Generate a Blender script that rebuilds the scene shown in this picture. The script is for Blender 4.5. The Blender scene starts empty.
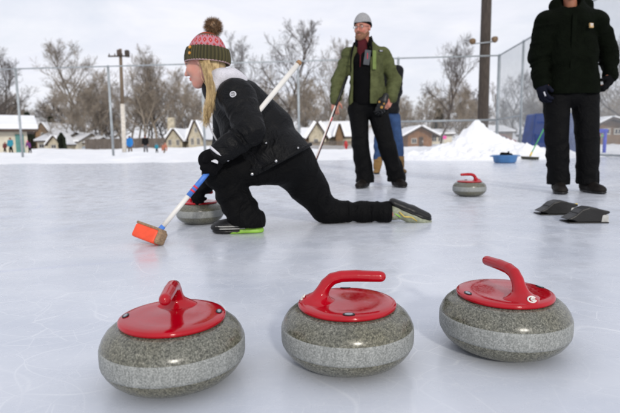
import bpy, math, random
import numpy as np
from mathutils import Vector, Matrix
R = math.radians
sc = bpy.context.scene
col = sc.collection
rng = random.Random(7)

# ------------------------------------------------------------------ camera
CH, CF, CP, CR = 0.477, 500.0, R(7.11), -0.0141
CX, CY = 310.0, 206.5
def ray(px, py):
    u, v = px - CX, py - CY
    c, s = math.cos(CR), math.sin(CR)
    u, v = c*u + s*v, -s*u + c*v
    x, up, fw = u/CF, -v/CF, 1.0
    return np.array([x, fw*math.cos(CP) + up*math.sin(CP), -fw*math.sin(CP) + up*math.cos(CP)])
def P(px, py, Y):
    d = ray(px, py); t = Y/d[1]
    return np.array([d[0]*t, Y, CH + d[2]*t])
def G(px, py, z=0.0):
    d = ray(px, py); t = (z - CH)/d[2]
    return np.array([d[0]*t, d[1]*t, z])
def X(px, Y, py=150):
    return P(px, py, Y)[0]
def Z(py, Y, px=310):
    return P(px, py, Y)[2]

cam = bpy.data.cameras.new('camera'); co = bpy.data.objects.new('camera', cam); col.objects.link(co)
cam.sensor_width = 36; cam.lens = CF/620*36; cam.clip_end = 3000; cam.clip_start = 0.05
co.matrix_world = Matrix.Translation((0, 0, CH)) @ (Matrix.Rotation(math.pi/2 - CP, 4, 'X') @ Matrix.Rotation(CR, 4, 'Z'))
cam.dof.use_dof = True; cam.dof.focus_distance = 1.42; cam.dof.aperture_fstop = 4.6
sc.camera = co

# ------------------------------------------------------------------ materials
def V3(c): return (c[0], c[1], c[2], 1)
class NT:
    def __init__(s, nt): s.nt = nt; s.n = nt.nodes; s.l = nt.links
    def new(s, t, **k):
        n = s.n.new(t)
        for a, b in k.items(): setattr(n, a, b)
        return n
    def put(s, sock, v):
        if isinstance(v, bpy.types.NodeSocket): s.l.new(v, sock)
        elif v is not None:
            if isinstance(v, (tuple, list)) and len(v) == 3 and sock.type == 'RGBA': v = V3(v)
            sock.default_value = v
    def m(s, op, a, b=None, c=None, clamp=False):
        n = s.new('ShaderNodeMath', operation=op, use_clamp=clamp)
        s.put(n.inputs[0], a); s.put(n.inputs[1], b)
        if c is not None: s.put(n.inputs[2], c)
        return n.outputs[0]
    def mix(s, f, a, b, bt='MIX'):
        n = s.new('ShaderNodeMix', data_type='RGBA', blend_type=bt)
        s.put(n.inputs[0], f); s.put(n.inputs[6], a); s.put(n.inputs[7], b)
        return n.outputs[2]
    def noise(s, vec, scale, detail=3, rough=.55, dist=0, dims=None):
        n = s.new('ShaderNodeTexNoise'); s.put(n.inputs['Vector'], vec)
        n.inputs['Scale'].default_value = scale; n.inputs['Detail'].default_value = detail
        n.inputs['Roughness'].default_value = rough; n.inputs['Distortion'].default_value = dist
        return n.outputs['Fac']
    def ramp(s, f, stops):
        n = s.new('ShaderNodeValToRGB'); s.put(n.inputs[0], f)
        e = n.color_ramp.elements
        while len(e) < len(stops): e.new(.5)
        for x, (p, c) in zip(e, stops):
            x.position = p; x.color = V3(c) if not isinstance(c, (int, float)) else (c, c, c, 1)
        return n.outputs[0]
    def mapv(s, vec, scale=(1, 1, 1), rot=(0, 0, 0), loc=(0, 0, 0)):
        n = s.new('ShaderNodeMapping'); s.put(n.inputs[0], vec)
        n.inputs['Scale'].default_value = scale; n.inputs['Rotation'].default_value = rot; n.inputs['Location'].default_value = loc
        return n.outputs[0]
    def bump(s, h, strength=.3, dist=.01, normal=None):
        n = s.new('ShaderNodeBump'); s.put(n.inputs['Height'], h)
        n.inputs['Strength'].default_value = strength; n.inputs['Distance'].default_value = dist
        if normal is not None: s.put(n.inputs['Normal'], normal)
        return n.outputs[0]
    def xyz(s, v):
        n = s.new('ShaderNodeSeparateXYZ'); s.put(n.inputs[0], v); return n.outputs

def newmat(name, rough=.6, metal=0, spec=.5):
    m = bpy.data.materials.new(name); m.use_nodes = True
    t = NT(m.node_tree); b = t.n['Principled BSDF']
    b.inputs['Roughness'].default_value = rough; b.inputs['Metallic'].default_value = metal
    b.inputs['Specular IOR Level'].default_value = spec
    tc = t.new('ShaderNodeTexCoord').outputs['Object']
    return m, t, b, tc

def mat(name, c, rough=.6, var=.25, scale=8, bump=.0, bscale=60, bdist=.003, metal=0, spec=.5, coat=0, c2=None, stretch=(1, 1, 1), sheen=0):
    m, t, b, tc = newmat(name, rough, metal, spec)
    v = t.mapv(tc, stretch)
    n = t.noise(v, scale, 5)
    lo = tuple(x*(1 - var) for x in c); hi = tuple(min(1, x*(1 + var)) for x in (c2 or c))
    t.put(b.inputs['Base Color'], t.ramp(n, [(.3, lo), (.7, hi)]))
    if bump:
        t.put(b.inputs['Normal'], t.bump(t.noise(v, bscale, 4), bump, bdist))
    b.inputs['Coat Weight'].default_value = coat
    b.inputs['Coat Roughness'].default_value = .08
    if sheen:
        b.inputs['Sheen Weight'].default_value = sheen; b.inputs['Sheen Roughness'].default_value = .5
    return m

M = {}
def cloth(name, c, rough=.8, var=.3, weave=220, wst=.3, crease=.5, cd=.012, sheen=.0, spec=.3, cs=9):
    m, t, b, tc = newmat(name, rough, 0, spec)
    n = t.noise(tc, 14, 5); n2 = t.noise(tc, weave, 2)
    lo = tuple(x*(1 - var) for x in c); hi = tuple(min(1, x*(1 + var)) for x in c)
    cc = t.ramp(n, [(.3, lo), (.7, hi)])
    cc = t.mix(.35, cc, t.ramp(n2, [(.3, tuple(x*.6 for x in c)), (.7, tuple(x*1.4 for x in c))]))
    t.put(b.inputs['Base Color'], cc)
    w = t.noise(tc, cs, 4, .6, 1.2)
    rid = t.m('ABSOLUTE', t.m('SUBTRACT', w, .5))
    b1 = t.bump(rid, crease, cd)
    t.put(b.inputs['Normal'], t.bump(n2, wst, .002, b1))
    if sheen: b.inputs['Sheen Weight'].default_value = sheen
    return m

M['black_fabric'] = cloth('black_fabric', (.0026, .0027, .0032), .72, crease=.9, spec=.11, cd=.035, cs=7)
M['black_jacket'] = cloth('black_jacket', (.0024, .0026, .0034), .55, weave=400, wst=.1, crease=.9, cd=.035, cs=9, spec=.18)
M['black_sweater'] = cloth('black_sweater', (.003, .003, .0035), .9, spec=.1)
M['fleece'] = cloth('green_fleece', (.082, .092, .040), .95, .4, 110, .8, .7, .03, spec=.1)
M['fleece_pale'] = cloth('pale_green_panel', (.15, .20, .06), .9)
M['grey_panel'] = cloth('grey_panel', (.07, .075, .085), .7)
M['burgundy'] = cloth('burgundy_fabric', (.06, .003, .007), .85)
M['dark_green'] = cloth('dark_green_canvas', (.0026, .0040, .0020), .9, .4, 200, .4, .9, .03, spec=.06)
M['navy'] = cloth('navy_glove', (.004, .005, .013), .8, spec=.15)
M['denim'] = cloth('denim', (.028, .062, .15), .85, .4, 150, .3, .6, .02)
M['suede'] = cloth('brown_suede', (.23, .135, .05), .9, .3)
M['boot'] = cloth('dark_boot_leather', (.008, .006, .005), .6, .5, spec=.2)
M['white_cloth'] = cloth('white_fleece', (.60, .59, .64), .95, .08, 160, .3)
M['knit_black'] = cloth('black_knit', (.004, .004, .005), .95, .3, 260, .8, spec=.1)
M['white_rib'] = cloth('white_trim', (.6, .6, .64), .8, .1)
M['rubber'] = mat('black_rubber', (.0045, .0045, .005), .42, .5, 20, .3, 120, spec=.4)
M['shoe_pale'] = mat('pale_shoe_mesh', (.28, .30, .22), .7, .3, 60, .4, 200)
M['lime'] = mat('lime_sole', (.28, .55, .06), .5, .2, 20)
M['gold'] = mat('gold_trim', (.55, .42, .10), .5, .2, 40)
M['stripe_white'] = mat('white_stripe', (.45, .45, .43), .6, .2, 30)
M['white_paint'] = mat('white_paint', (.72, .70, .66), .35, .06, 20, .1, 40, coat=.2)
M['grey_mark'] = mat('grey_mark', (.30, .33, .37), .4, .3, 200)
M['cork'] = mat('brown_cap', (.3, .17, .08), .6, .3, 80)
M['blue_wrap'] = mat('blue_wrap', (.06, .19, .60), .45, .2, 30)
M['red_mark'] = mat('red_print', (.6, .03, .06), .45, .1, 30)
M['orange'] = mat('orange_red_nylon', (.80, .075, .022), .5, .12, 30, .35, 90, .002)
M['tan_foam'] = mat('tan_foam', (.27, .18, .11), .9, .35, 120, .5, 300)
M['silver'] = mat('silver', (.5, .5, .5), .3, .1, 30, metal=1)
M['steel'] = mat('galvanised_steel', (.34, .37, .39), .5, .2, 4, .1, 30, metal=.3)
M['wire'] = mat('galvanised_wire', (.42, .45, .47), .5, .15, 4, metal=.2)
M['wood_pole'] = mat('weathered_pole', (.055, .043, .035), .9, .5, 5, .8, 12, .02, stretch=(6, 6, .5))
M['wood_pale'] = mat('pale_wood_pole', (.16, .12, .085), .9, .3, 5, .3, 20, stretch=(6, 6, .5))
M['bark'] = mat('bark', (.15, .128, .105), .95, .4, 1.2, .6, 10, .03, c2=(.23, .20, .17))
M['bark_pale'] = mat('pale_bark', (.26, .215, .165), .95, .35, 1.2, .6, 10, .03)
M['bark_dark'] = mat('dark_bark', (.085, .070, .062), .95, .4, 1.2, .6, 10, .03)
M['twig'] = mat('tan_twigs', (.19, .158, .125), .95, .45, .25, c2=(.27, .23, .185))
M['needles'] = mat('dark_needles', (.028, .038, .022), .9, .5, .8)
M['plastic_blue'] = mat('blue_plastic', (.014, .045, .19), .4, .25, 3, .1, 10)
M['tub_blue'] = mat('pale_blue_tub', (.06, .18, .40), .4, .2, 6)
M['play_blue'] = mat('bright_blue_plastic', (.012, .035, .5), .4, .15, 5)
M['yellow'] = mat('yellow_plastic', (.7, .5, .03), .4)
M['green_p'] = mat('green_plastic', (.05, .35, .10), .4)
M['pink'] = mat('pink_fabric', (.75, .06, .35), .6)
M['cream_wall'] = mat('cream_block_wall', (.66, .61, .50), .9, .12, 2, .3, 20)
M['stone_wall'] = mat('pale_stone_wall', (.46, .41, .31), .9, .35, 2.2, .5, 8, .03)
M['brown_wall'] = mat('brown_wall', (.20, .125, .07), .9, .3, 2)
M['orange_wall'] = mat('orange_wood_wall', (.24, .125, .065), .9, .3, 3)
M['dark_trim'] = mat('dark_trim', (.07, .05, .04), .8, .3, 3)
M['trim'] = mat('pale_trim', (.5, .47, .42), .8, .1, 3)
M['glass'] = mat('window_glass', (.03, .035, .045), .15, .3, 1)
M['teal'] = mat('teal_paint', (.09, .25, .23), .6, .2, 2)
M['teal_coat'] = cloth('teal_coat', (.03, .22, .30), .8)
M['blue_coat'] = cloth('bright_blue_coat', (.03, .23, .62), .8)
M['orange_coat'] = cloth('orange_coat', (.38, .14, .09), .8)
M['purple_coat'] = cloth('purple_coat', (.14, .04, .16), .8)
M['maroon_coat'] = cloth('maroon_coat', (.12, .03, .03), .8)
M['tan_cloth'] = cloth('tan_trousers', (.16, .12, .08), .8)
M['grey_cloth'] = cloth('grey_trousers', (.12, .12, .13), .8)
M['wood_fence'] = mat('weathered_board', (.12, .10, .085), .9, .35, 2, .4, 6, stretch=(5, 5, .6))
M['hydrant'] = mat('red_paint', (.5, .03, .03), .5)
M['car_paint'] = mat('silver_blue_paint', (.25, .28, .32), .3, .1, 1, coat=.5)
M['red_car'] = mat('dark_red_paint', (.25, .03, .03), .3, .1, 1, coat=.5)
M['hair_red'] = cloth('red_brown_beard', (.20, .10, .06), .9, .4, 300, .8)
M['brow'] = mat('brown_hair', (.10, .045, .02), .9)
M['lens'] = mat('spectacle_frame', (.04, .04, .045), .3)
M['eye_white'] = mat('eye', (.55, .53, .5), .2, .05)
M['iris'] = mat('iris', (.03, .03, .03), .2, .05)
M['lip'] = mat('lips', (.42, .13, .11), .5, .15, 60)

def skin(name, c, red):
    m, t, b, tc = newmat(name, .5, 0, .4)
    n = t.noise(tc, 22, 4)
    t.put(b.inputs['Base Color'], t.ramp(n, [(.3, c), (.7, red)]))
    b.inputs['Subsurface Weight'].default_value = .15
    b.inputs['Subsurface Radius'].default_value = (.01, .004, .002); b.inputs['Subsurface Scale'].default_value = 1
    t.put(b.inputs['Normal'], t.bump(t.noise(tc, 150, 3), .15, .001))
    return m
M['skin_girl'] = skin('rosy_skin', (.56, .33, .26), (.60, .25, .19))
M['skin_man'] = skin('ruddy_skin', (.50, .25, .18), (.52, .18, .13))
M['skin_tan'] = skin('tan_skin', (.35, .16, .09), (.36, .13, .08))

# hair, fur
def strand(name, a, b_, scale, stretch):
    m, t, b, tc = newmat(name, .5)
    v = t.mapv(tc, stretch)
    n = t.noise(v, scale, 6, .6, .6)
    t.put(b.inputs['Base Color'], t.ramp(n, [(.32, a), (.60, b_)]))
    t.put(b.inputs['Normal'], t.bump(n, .8, .006))
    return m
M['blonde'] = strand('blonde_hair', (.22, .13, .05), (.74, .56, .29), 60, (1, 1, .12))
M['pom'] = strand('brown_pompom_fur', (.05, .028, .014), (.28, .17, .09), 60, (1, 1, 1))

# knitted hats (object axes: x right, y forward, z up of the head)
def hat_mats():
    m, t, b, tc = newmat('fair_isle_knit', .95)
    x, y, z = t.xyz(tc)
    ang = t.m('ARCTAN2', x, y)
    u = t.m('MULTIPLY', ang, 18/(2*math.pi))
    fu = t.m('ABSOLUTE', t.m('SUBTRACT', t.m('FRACT', t.m('ADD', u, 20)), .5))
    vv = t.m('DIVIDE', t.m('SUBTRACT', z, .131), .046)
    fv = t.m('ABSOLUTE', vv)
    d = t.m('ADD', fu, fv)
    dia = t.m('LESS_THAN', d, .36); core = t.m('LESS_THAN', d, .13)
    ring = t.m('GREATER_THAN', d, .80)
    pink, red, olive = (.46, .20, .24), (.46, .025, .022), (.075, .06, .03)
    c = t.mix(dia, pink, red); c = t.mix(core, c, (.52, .24, .24)); c = t.mix(ring, c, (.44, .05, .06))
    # upper bands
    st = t.m('GREATER_THAN', t.m('FRACT', t.m('ADD', t.m('MULTIPLY', ang, 34/(2*math.pi)), 50)), .5)
    band = t.mix(st, pink, olive)
    c = t.mix(t.m('GREATER_THAN', z, .156), c, band)
    c = t.mix(t.m('GREATER_THAN', z, .163), c, olive)
    c = t.mix(t.m('GREATER_THAN', z, .169), c, (.36, .06, .025))
    c = t.mix(t.m('LESS_THAN', z, .104), c, band)
    t.put(b.inputs['Base Color'], c)
    wv = t.m('SINE', t.m('MULTIPLY', ang, 90)); wz = t.m('SINE', t.m('MULTIPLY', z, 1100))
    t.put(b.inputs['Normal'], t.bump(t.m('ADD', wv, wz), .35, .0015))
    M['fair_isle'] = m
    m, t, b, tc = newmat('olive_rib_knit', .95)
    x, y, z = t.xyz(tc); ang = t.m('ARCTAN2', x, y)
    w = t.m('SINE', t.m('MULTIPLY', ang, 40))
    t.put(b.inputs['Base Color'], t.mix(t.m('MULTIPLY_ADD', w, .5, .5), (.030, .027, .011), (.078, .068, .028)))
    t.put(b.inputs['Normal'], t.bump(t.m('ADD', w, t.m('MULTIPLY', t.noise(tc, 260, 2), .8)), .8, .003))
    M['olive_rib'] = m
    m, t, b, tc = newmat('grey_rib_knit', .95)
    x, y, z = t.xyz(tc); ang = t.m('ARCTAN2', x, y)
    w = t.m('SINE', t.m('MULTIPLY', ang, 46))
    n = t.noise(tc, 160, 3)
    t.put(b.inputs['Base Color'], t.ramp(n, [(.3, (.22, .22, .23)), (.7, (.42, .42, .43))]))
    t.put(b.inputs['Normal'], t.bump(t.m('ADD', w, n), .5, .003))
    M['grey_knit'] = m
hat_mats()

def granite():
    m, t, b, tc = newmat('speckled_granite', .34, 0, .5)
    n1 = t.noise(tc, 330, 4, .75); n2 = t.noise(tc, 170, 3, .6); n3 = t.noise(tc, 9, 3)
    c = t.ramp(n1, [(.34, (.035, .036, .028)), (.45, (.115, .117, .095)), (.55, (.175, .175, .145)), (.66, (.33, .325, .28))])
    dark = t.ramp(n2, [(.38, .5), (.54, 1.0)])
    c = t.mix(1, c, dark, 'MULTIPLY')
    c = t.mix(t.ramp(n3, [(.40, 0.0), (.75, .5)]), c, t.mix(1, c, (1.0, .88, .55), 'MULTIPLY'))
    t.put(b.inputs['Base Color'], c)
    t.put(b.inputs['Roughness'], t.ramp(n2, [(.3, .16), (.7, .30)]))
    t.put(b.inputs['Normal'], t.bump(n1, .06, .0008))
    M['granite'] = m
    m, t, b, tc = newmat('frosted_granite_band', .55, 0, .4)
    n1 = t.noise(tc, 300, 4, .7); v = t.mapv(tc, (1, 1, .18)); n2 = t.noise(v, 90, 4, .6)
    c = t.ramp(n1, [(.34, (.08, .085, .08)), (.5, (.235, .245, .235)), (.66, (.45, .455, .44))])
    c = t.mix(.32, c, t.ramp(n2, [(.35, (.20, .21, .20)), (.65, (.34, .355, .345))]))
    t.put(b.inputs['Base Color'], c)
    t.put(b.inputs['Normal'], t.bump(n2, .15, .0006))
    M['granite_band'] = m
    m, t, b, tc = newmat('glossy_red_plastic', .15, 0, .45)
    n = t.noise(tc, 20, 4); n2 = t.noise(tc, 160, 3)
    t.put(b.inputs['Base Color'], t.ramp(n, [(.3, (.35, .0, .006)), (.7, (.42, .0, .010))]))
    t.put(b.inputs['Roughness'], t.ramp(n2, [(.35, .09), (.7, .20)]))
    b.inputs['Coat Weight'].default_value = .0; b.inputs['Coat Roughness'].default_value = .1
    t.put(b.inputs['Normal'], t.bump(t.noise(tc, 35, 2), .05, .002))
    M['red_plastic'] = m
granite()

def ground_mats():
    m, t, b, tc = newmat('rink_ice', .3, 0, .5)
    big = t.noise(tc, .55, 4, .55, .4); med = t.noise(t.mapv(tc, (1, 2.2, 1)), 1.6, 5, .6)
    fine = t.noise(tc, 40, 5, .65)
    c = t.ramp(big, [(.30, (.485, .525, .605)), (.70, (.63, .66, .72))])
    c = t.mix(t.ramp(med, [(.35, 0.0), (.75, .5)]), c, (.74, .76, .80))
    c = t.mix(t.ramp(fine, [(.55, 0.0), (.8, .25)]), c, (.78, .79, .81))
    # long curved scratches: borders of large warped cells, broken up by a mask
    scr = None
    for k, (sc_, th, wd) in enumerate([(.75, .006, .9), (1.3, .006, .6), (2.3, .007, .35), (4.1, .010, .2), (9.0, .014, .08), (15, .018, .05)]):
        wn = t.new('ShaderNodeTexNoise'); t.put(wn.inputs['Vector'], t.mapv(tc, loc=(k*9.1, k*4.7, 0))); wn.inputs['Scale'].default_value = .8 + k*.4; wn.inputs['Detail'].default_value = 1
        av = t.new('ShaderNodeVectorMath', operation='MULTIPLY_ADD'); t.put(av.inputs[0], wn.outputs['Color']); av.inputs[1].default_value = (wd*3, wd*3, 0); t.put(av.inputs[2], tc)
        vo = t.new('ShaderNodeTexVoronoi', feature='DISTANCE_TO_EDGE'); t.put(vo.inputs['Vector'], av.outputs[0]); vo.inputs['Scale'].default_value = sc_
        r = t.m('SUBTRACT', 1, t.m('MULTIPLY', vo.outputs['Distance'], 1/th, clamp=True))
        msk = t.ramp(t.noise(t.mapv(tc, loc=(k*5, 9, 0)), 1.7, 4), [(.44, 0.0), (.66, 1.0)])
        r = t.m('MULTIPLY', r, msk)
        scr = r if scr is None else t.m('MAXIMUM', scr, r)
    c = t.mix(t.m('MULTIPLY', scr, .42), c, (.88, .90, .92))
    dust = t.m('MULTIPLY', t.ramp(t.noise(tc, 75, 4, .7), [(.60, 0.0), (.70, 1.0)]), t.ramp(t.noise(tc, 2.2, 4, .6), [(.48, 0.0), (.62, 1.0)]))
    c = t.mix(t.m('MULTIPLY', dust, .45), c, (.9, .91, .93))
    bub = t.ramp(t.noise(tc, 130, 3, .6), [(.27, 1.0), (.33, 0.0)])
    c = t.mix(t.m('MULTIPLY', bub, .30), c, (.30, .34, .42))
    # faint blue painted ring and lines under the ice
    x, y, z = t.xyz(tc)
    def circ(cx, cy, rad, w):
        d = t.m('SQRT', t.m('ADD', t.m('POWER', t.m('ABSOLUTE', t.m('SUBTRACT', x, cx)), 2), t.m('POWER', t.m('ABSOLUTE', t.m('SUBTRACT', y, cy)), 2)))
        return t.m('SUBTRACT', 1, t.m('MULTIPLY', t.m('ABSOLUTE', t.m('SUBTRACT', d, rad)), 1/w, clamp=True))
    a = circ(-3.35, 3.62, 1.22, .028)
    bl = circ(-3.2, 3.4, 1.83, .03)
    ln = t.m('SUBTRACT', 1, t.m('MULTIPLY', t.m('ABSOLUTE', t.m('SUBTRACT', t.m('MULTIPLY_ADD', x, -.32, y), 2.3)), 30, clamp=True))
    ln = t.m('MULTIPLY', ln, t.m('LESS_THAN', x, -.75))
    k = t.m('MULTIPLY', t.m('MAXIMUM', t.m('MAXIMUM', a, t.m('MULTIPLY', bl, .5)), t.m('MULTIPLY', ln, .8)), t.ramp(t.noise(tc, 5, 3), [(.3, .2), (.7, .8)]))
    c = t.mix(t.m('MULTIPLY', k, .40), c, (.33, .38, .62))
    t.put(b.inputs['Base Color'], c)
    t.put(b.inputs['Roughness'], t.ramp(t.noise(tc, 7, 5, .65), [(.3, .15), (.7, .38)]))
    nb = t.bump(t.noise(t.mapv(tc, (1, 1, 1)), 9, 3, .5), .07, .005)
    nb = t.bump(t.noise(tc, 4, 2), .05, .02, nb)
    t.put(b.inputs['Normal'], t.bump(scr, .10, .001, nb))
    M['ice'] = m
    m, t, b, tc = newmat('snow', .9, 0, .2)
    n = t.noise(tc, 1.2, 6, .65); n2 = t.noise(tc, 14, 5, .6)
    c = t.ramp(n, [(.3, (.80, .82, .86)), (.7, (.90, .905, .915))])
    c = t.mix(t.ramp(t.noise(tc, .35, 5, .7), [(.58, 0.0), (.75, .35)]), c, (.62, .63, .66))
    t.put(b.inputs['Base Color'], c)
    nb = t.bump(n2, .5, .05)
    t.put(b.inputs['Normal'], t.bump(t.noise(tc, 90, 4), .4, .01, nb))
    b.inputs['Subsurface Weight'].default_value = .0
    M['snow'] = m
ground_mats()

# ------------------------------------------------------------------ mesh helpers
def tag(o, label=None, cat=None, group=None, kind=None):
    if label: o['label'] = label
    if cat: o['category'] = cat
    if group: o['group'] = group
    if kind: o['kind'] = kind
    return o
def empty(name, loc=(0, 0, 0), label=None, cat=None, group=None, rz=0):
    o = bpy.data.objects.new(name, None); col.objects.link(o)
    o.location = tuple(float(a) for a in loc); o.rotation_euler = (0, 0, rz); o.empty_display_size = .1
    return tag(o, label, cat, group)
def mesh_obj(name, verts, faces, material, parent=None, smooth=False, frame=None):
    """verts in world space; frame=(origin, 3x3) gives the part axes of its own"""
    v = np.asarray(verts, dtype=np.float64)
    gp = np.zeros(3); p = parent
    while p is not None: gp = gp + np.array(p.location); p = p.parent
    if parent is not None and parent.type == 'MESH' and parent.rotation_euler.x + parent.rotation_euler.y + parent.rotation_euler.z != 0:
        raise RuntimeError('rotated parent')
    me = bpy.data.meshes.new(name)
    o = bpy.data.objects.new(name, me)
    if frame is None: v = v - gp
    else:
        Rm = np.array(frame[1]); v = (v - np.array(frame[0])) @ Rm
        o.rotation_euler = Matrix(Rm.tolist()).to_euler(); o.location = tuple(np.array(frame[0]) - gp)
    if isinstance(faces, np.ndarray):
        me.vertices.add(len(v)); me.vertices.foreach_set('co', v.ravel())
        n = faces.shape[1]
        me.loops.add(faces.size); me.loops.foreach_set('vertex_index', faces.ravel().astype(np.int32))
        me.polygons.add(len(faces)); me.polygons.foreach_set('loop_start', np.arange(0, faces.size, n, dtype=np.int32))
        me.polygons.foreach_set('loop_total', np.full(len(faces), n, dtype=np.int32))
        me.update(calc_edges=True); me.validate()
    else:
        me.from_pydata([tuple(a) for a in v], [], faces); me.update()
    if material: me.materials.append(material)
    if smooth: me.polygons.foreach_set('use_smooth', [True]*len(me.polygons))
    o.parent = parent; col.objects.link(o)
    return o

class MB:
    def __init__(s): s.v = []; s.f = []
    def add(s, v, f):
        b = len(s.v); s.v += [tuple(float(q) for q in a) for a in v]; s.f += [tuple(b + i for i in a) for a in f]; return s
    def box(s, c, h, Rm=None, taper=1.0):
        c = np.array(c, float); Rm = np.eye(3) if Rm is None else np.array(Rm)
        vs = []
        for z in (-1, 1):
            k = taper if z > 0 else 1
            for x, y in ((-1, -1), (1, -1), (1, 1), (-1, 1)):
                vs.append(c + Rm @ np.array([x*h[0]*k, y*h[1]*k, z*h[2]]))
        return s.add(vs, [(0, 3, 2, 1), (4, 5, 6, 7), (0, 1, 5, 4), (1, 2, 6, 5), (2, 3, 7, 6), (3, 0, 4, 7)])
    def tube(s, pts, rad, n=12, cap=True):
        pts = [np.array(p, float) for p in pts]
        if not hasattr(rad, '__len__'): rad = [rad]*len(pts)
        up = None; rings = []
        for i, p in enumerate(pts):
            d = pts[min(i + 1, len(pts) - 1)] - pts[max(i - 1, 0)]; d = d/(np.linalg.norm(d) + 1e-12)
            if up is None:
                up = np.array([0, 0, 1.]) if abs(d[2]) < .9 else np.array([1., 0, 0])
            a = np.cross(d, up); a /= np.linalg.norm(a) + 1e-12; b = np.cross(a, d); up = b
            rings.append([p + rad[i]*(a*math.cos(2*math.pi*k/n) + b*math.sin(2*math.pi*k/n)) for k in range(n)])
        f = []
        for i in range(len(pts) - 1):
            for k in range(n):
                f.append((i*n + k, i*n + (k + 1) % n, (i + 1)*n + (k + 1) % n, (i + 1)*n + k))
        if cap: f += [tuple(range(n))[::-1], tuple((len(pts) - 1)*n + k for k in range(n))]
        return s.add([q for r_ in rings for q in r_], f)
    def lathe(s, prof, c=(0, 0, 0), n=96, ax=None):
        c = np.array(c, float); Rm = np.eye(3) if ax is None else np.array(ax)
        vs = []; f = []
        for r_, z in prof:
            for k in range(n):
                a = 2*math.pi*k/n; vs.append(c + Rm @ np.array([r_*math.cos(a), r_*math.sin(a), z]))
        for i in range(len(prof) - 1):
            for k in range(n): f.append((i*n + k, i*n + (k + 1) % n, (i + 1)*n + (k + 1) % n, (i + 1)*n + k))
        if prof[0][0] > 1e-6: f.append(tuple(range(n))[::-1])
        if prof[-1][0] > 1e-6: f.append(tuple((len(prof) - 1)*n + k for k in range(n)))
        return s.add(vs, f)
    def prism(s, poly, depth, c, ex, ey):
        """polygon in the plane ex,ey at c, extruded by depth along ex x ey"""
        ex = np.array(ex, float); ey = np.array(ey, float); n = np.cross(ex, ey); n /= np.linalg.norm(n); c = np.array(c, float)
        a = [c + ex*p[0] + ey*p[1] for p in poly]; b = [q + n*depth for q in a]; k = len(poly)
        return s.add(a + b, [tuple(range(k))[::-1], tuple(range(k, 2*k))] + [(i, (i + 1) % k, k + (i + 1) % k, k + i) for i in range(k)])
    def build(s, name, m, parent=None, smooth=False, bevel=0, frame=None):
        o = mesh_obj(name, s.v, s.f, m, parent, smooth, frame)
        if bevel:
            b = o.modifiers.new('bevel', 'BEVEL'); b.width = bevel; b.segments = 2; b.limit_method = 'ANGLE'
        return o

# value noise
_rs = np.random.RandomState(3); _T = _rs.rand(32, 32, 32).astype(np.float32)
def vnoise(p):
    i = np.floor(p).astype(np.int32); f = (p - i).astype(np.float32); f = f*f*(3 - 2*f)
    i0 = i & 31; i1 = (i + 1) & 31
    def g(a, b, c): return _T[a[..., 0], b[..., 1], c[..., 2]]
    fx, fy, fz = f[..., 0], f[..., 1], f[..., 2]
    x00 = g(i0, i0, i0)*(1 - fx) + g(i1, i0, i0)*fx; x10 = g(i0, i1, i0)*(1 - fx) + g(i1, i1, i0)*fx
    x01 = g(i0, i0, i1)*(1 - fx) + g(i1, i0, i1)*fx; x11 = g(i0, i1, i1)*(1 - fx) + g(i1, i1, i1)*fx
    return (x00*(1 - fy) + x10*fy)*(1 - fz) + (x01*(1 - fy) + x11*fy)*fz
def fbm(p, o=4):
    s = 0; a = 1; t = 0
    for k in range(o):
        s = s + a*vnoise(p*(2**k) + 11.3*k); t += a; a *= .5
    return s/t

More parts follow.
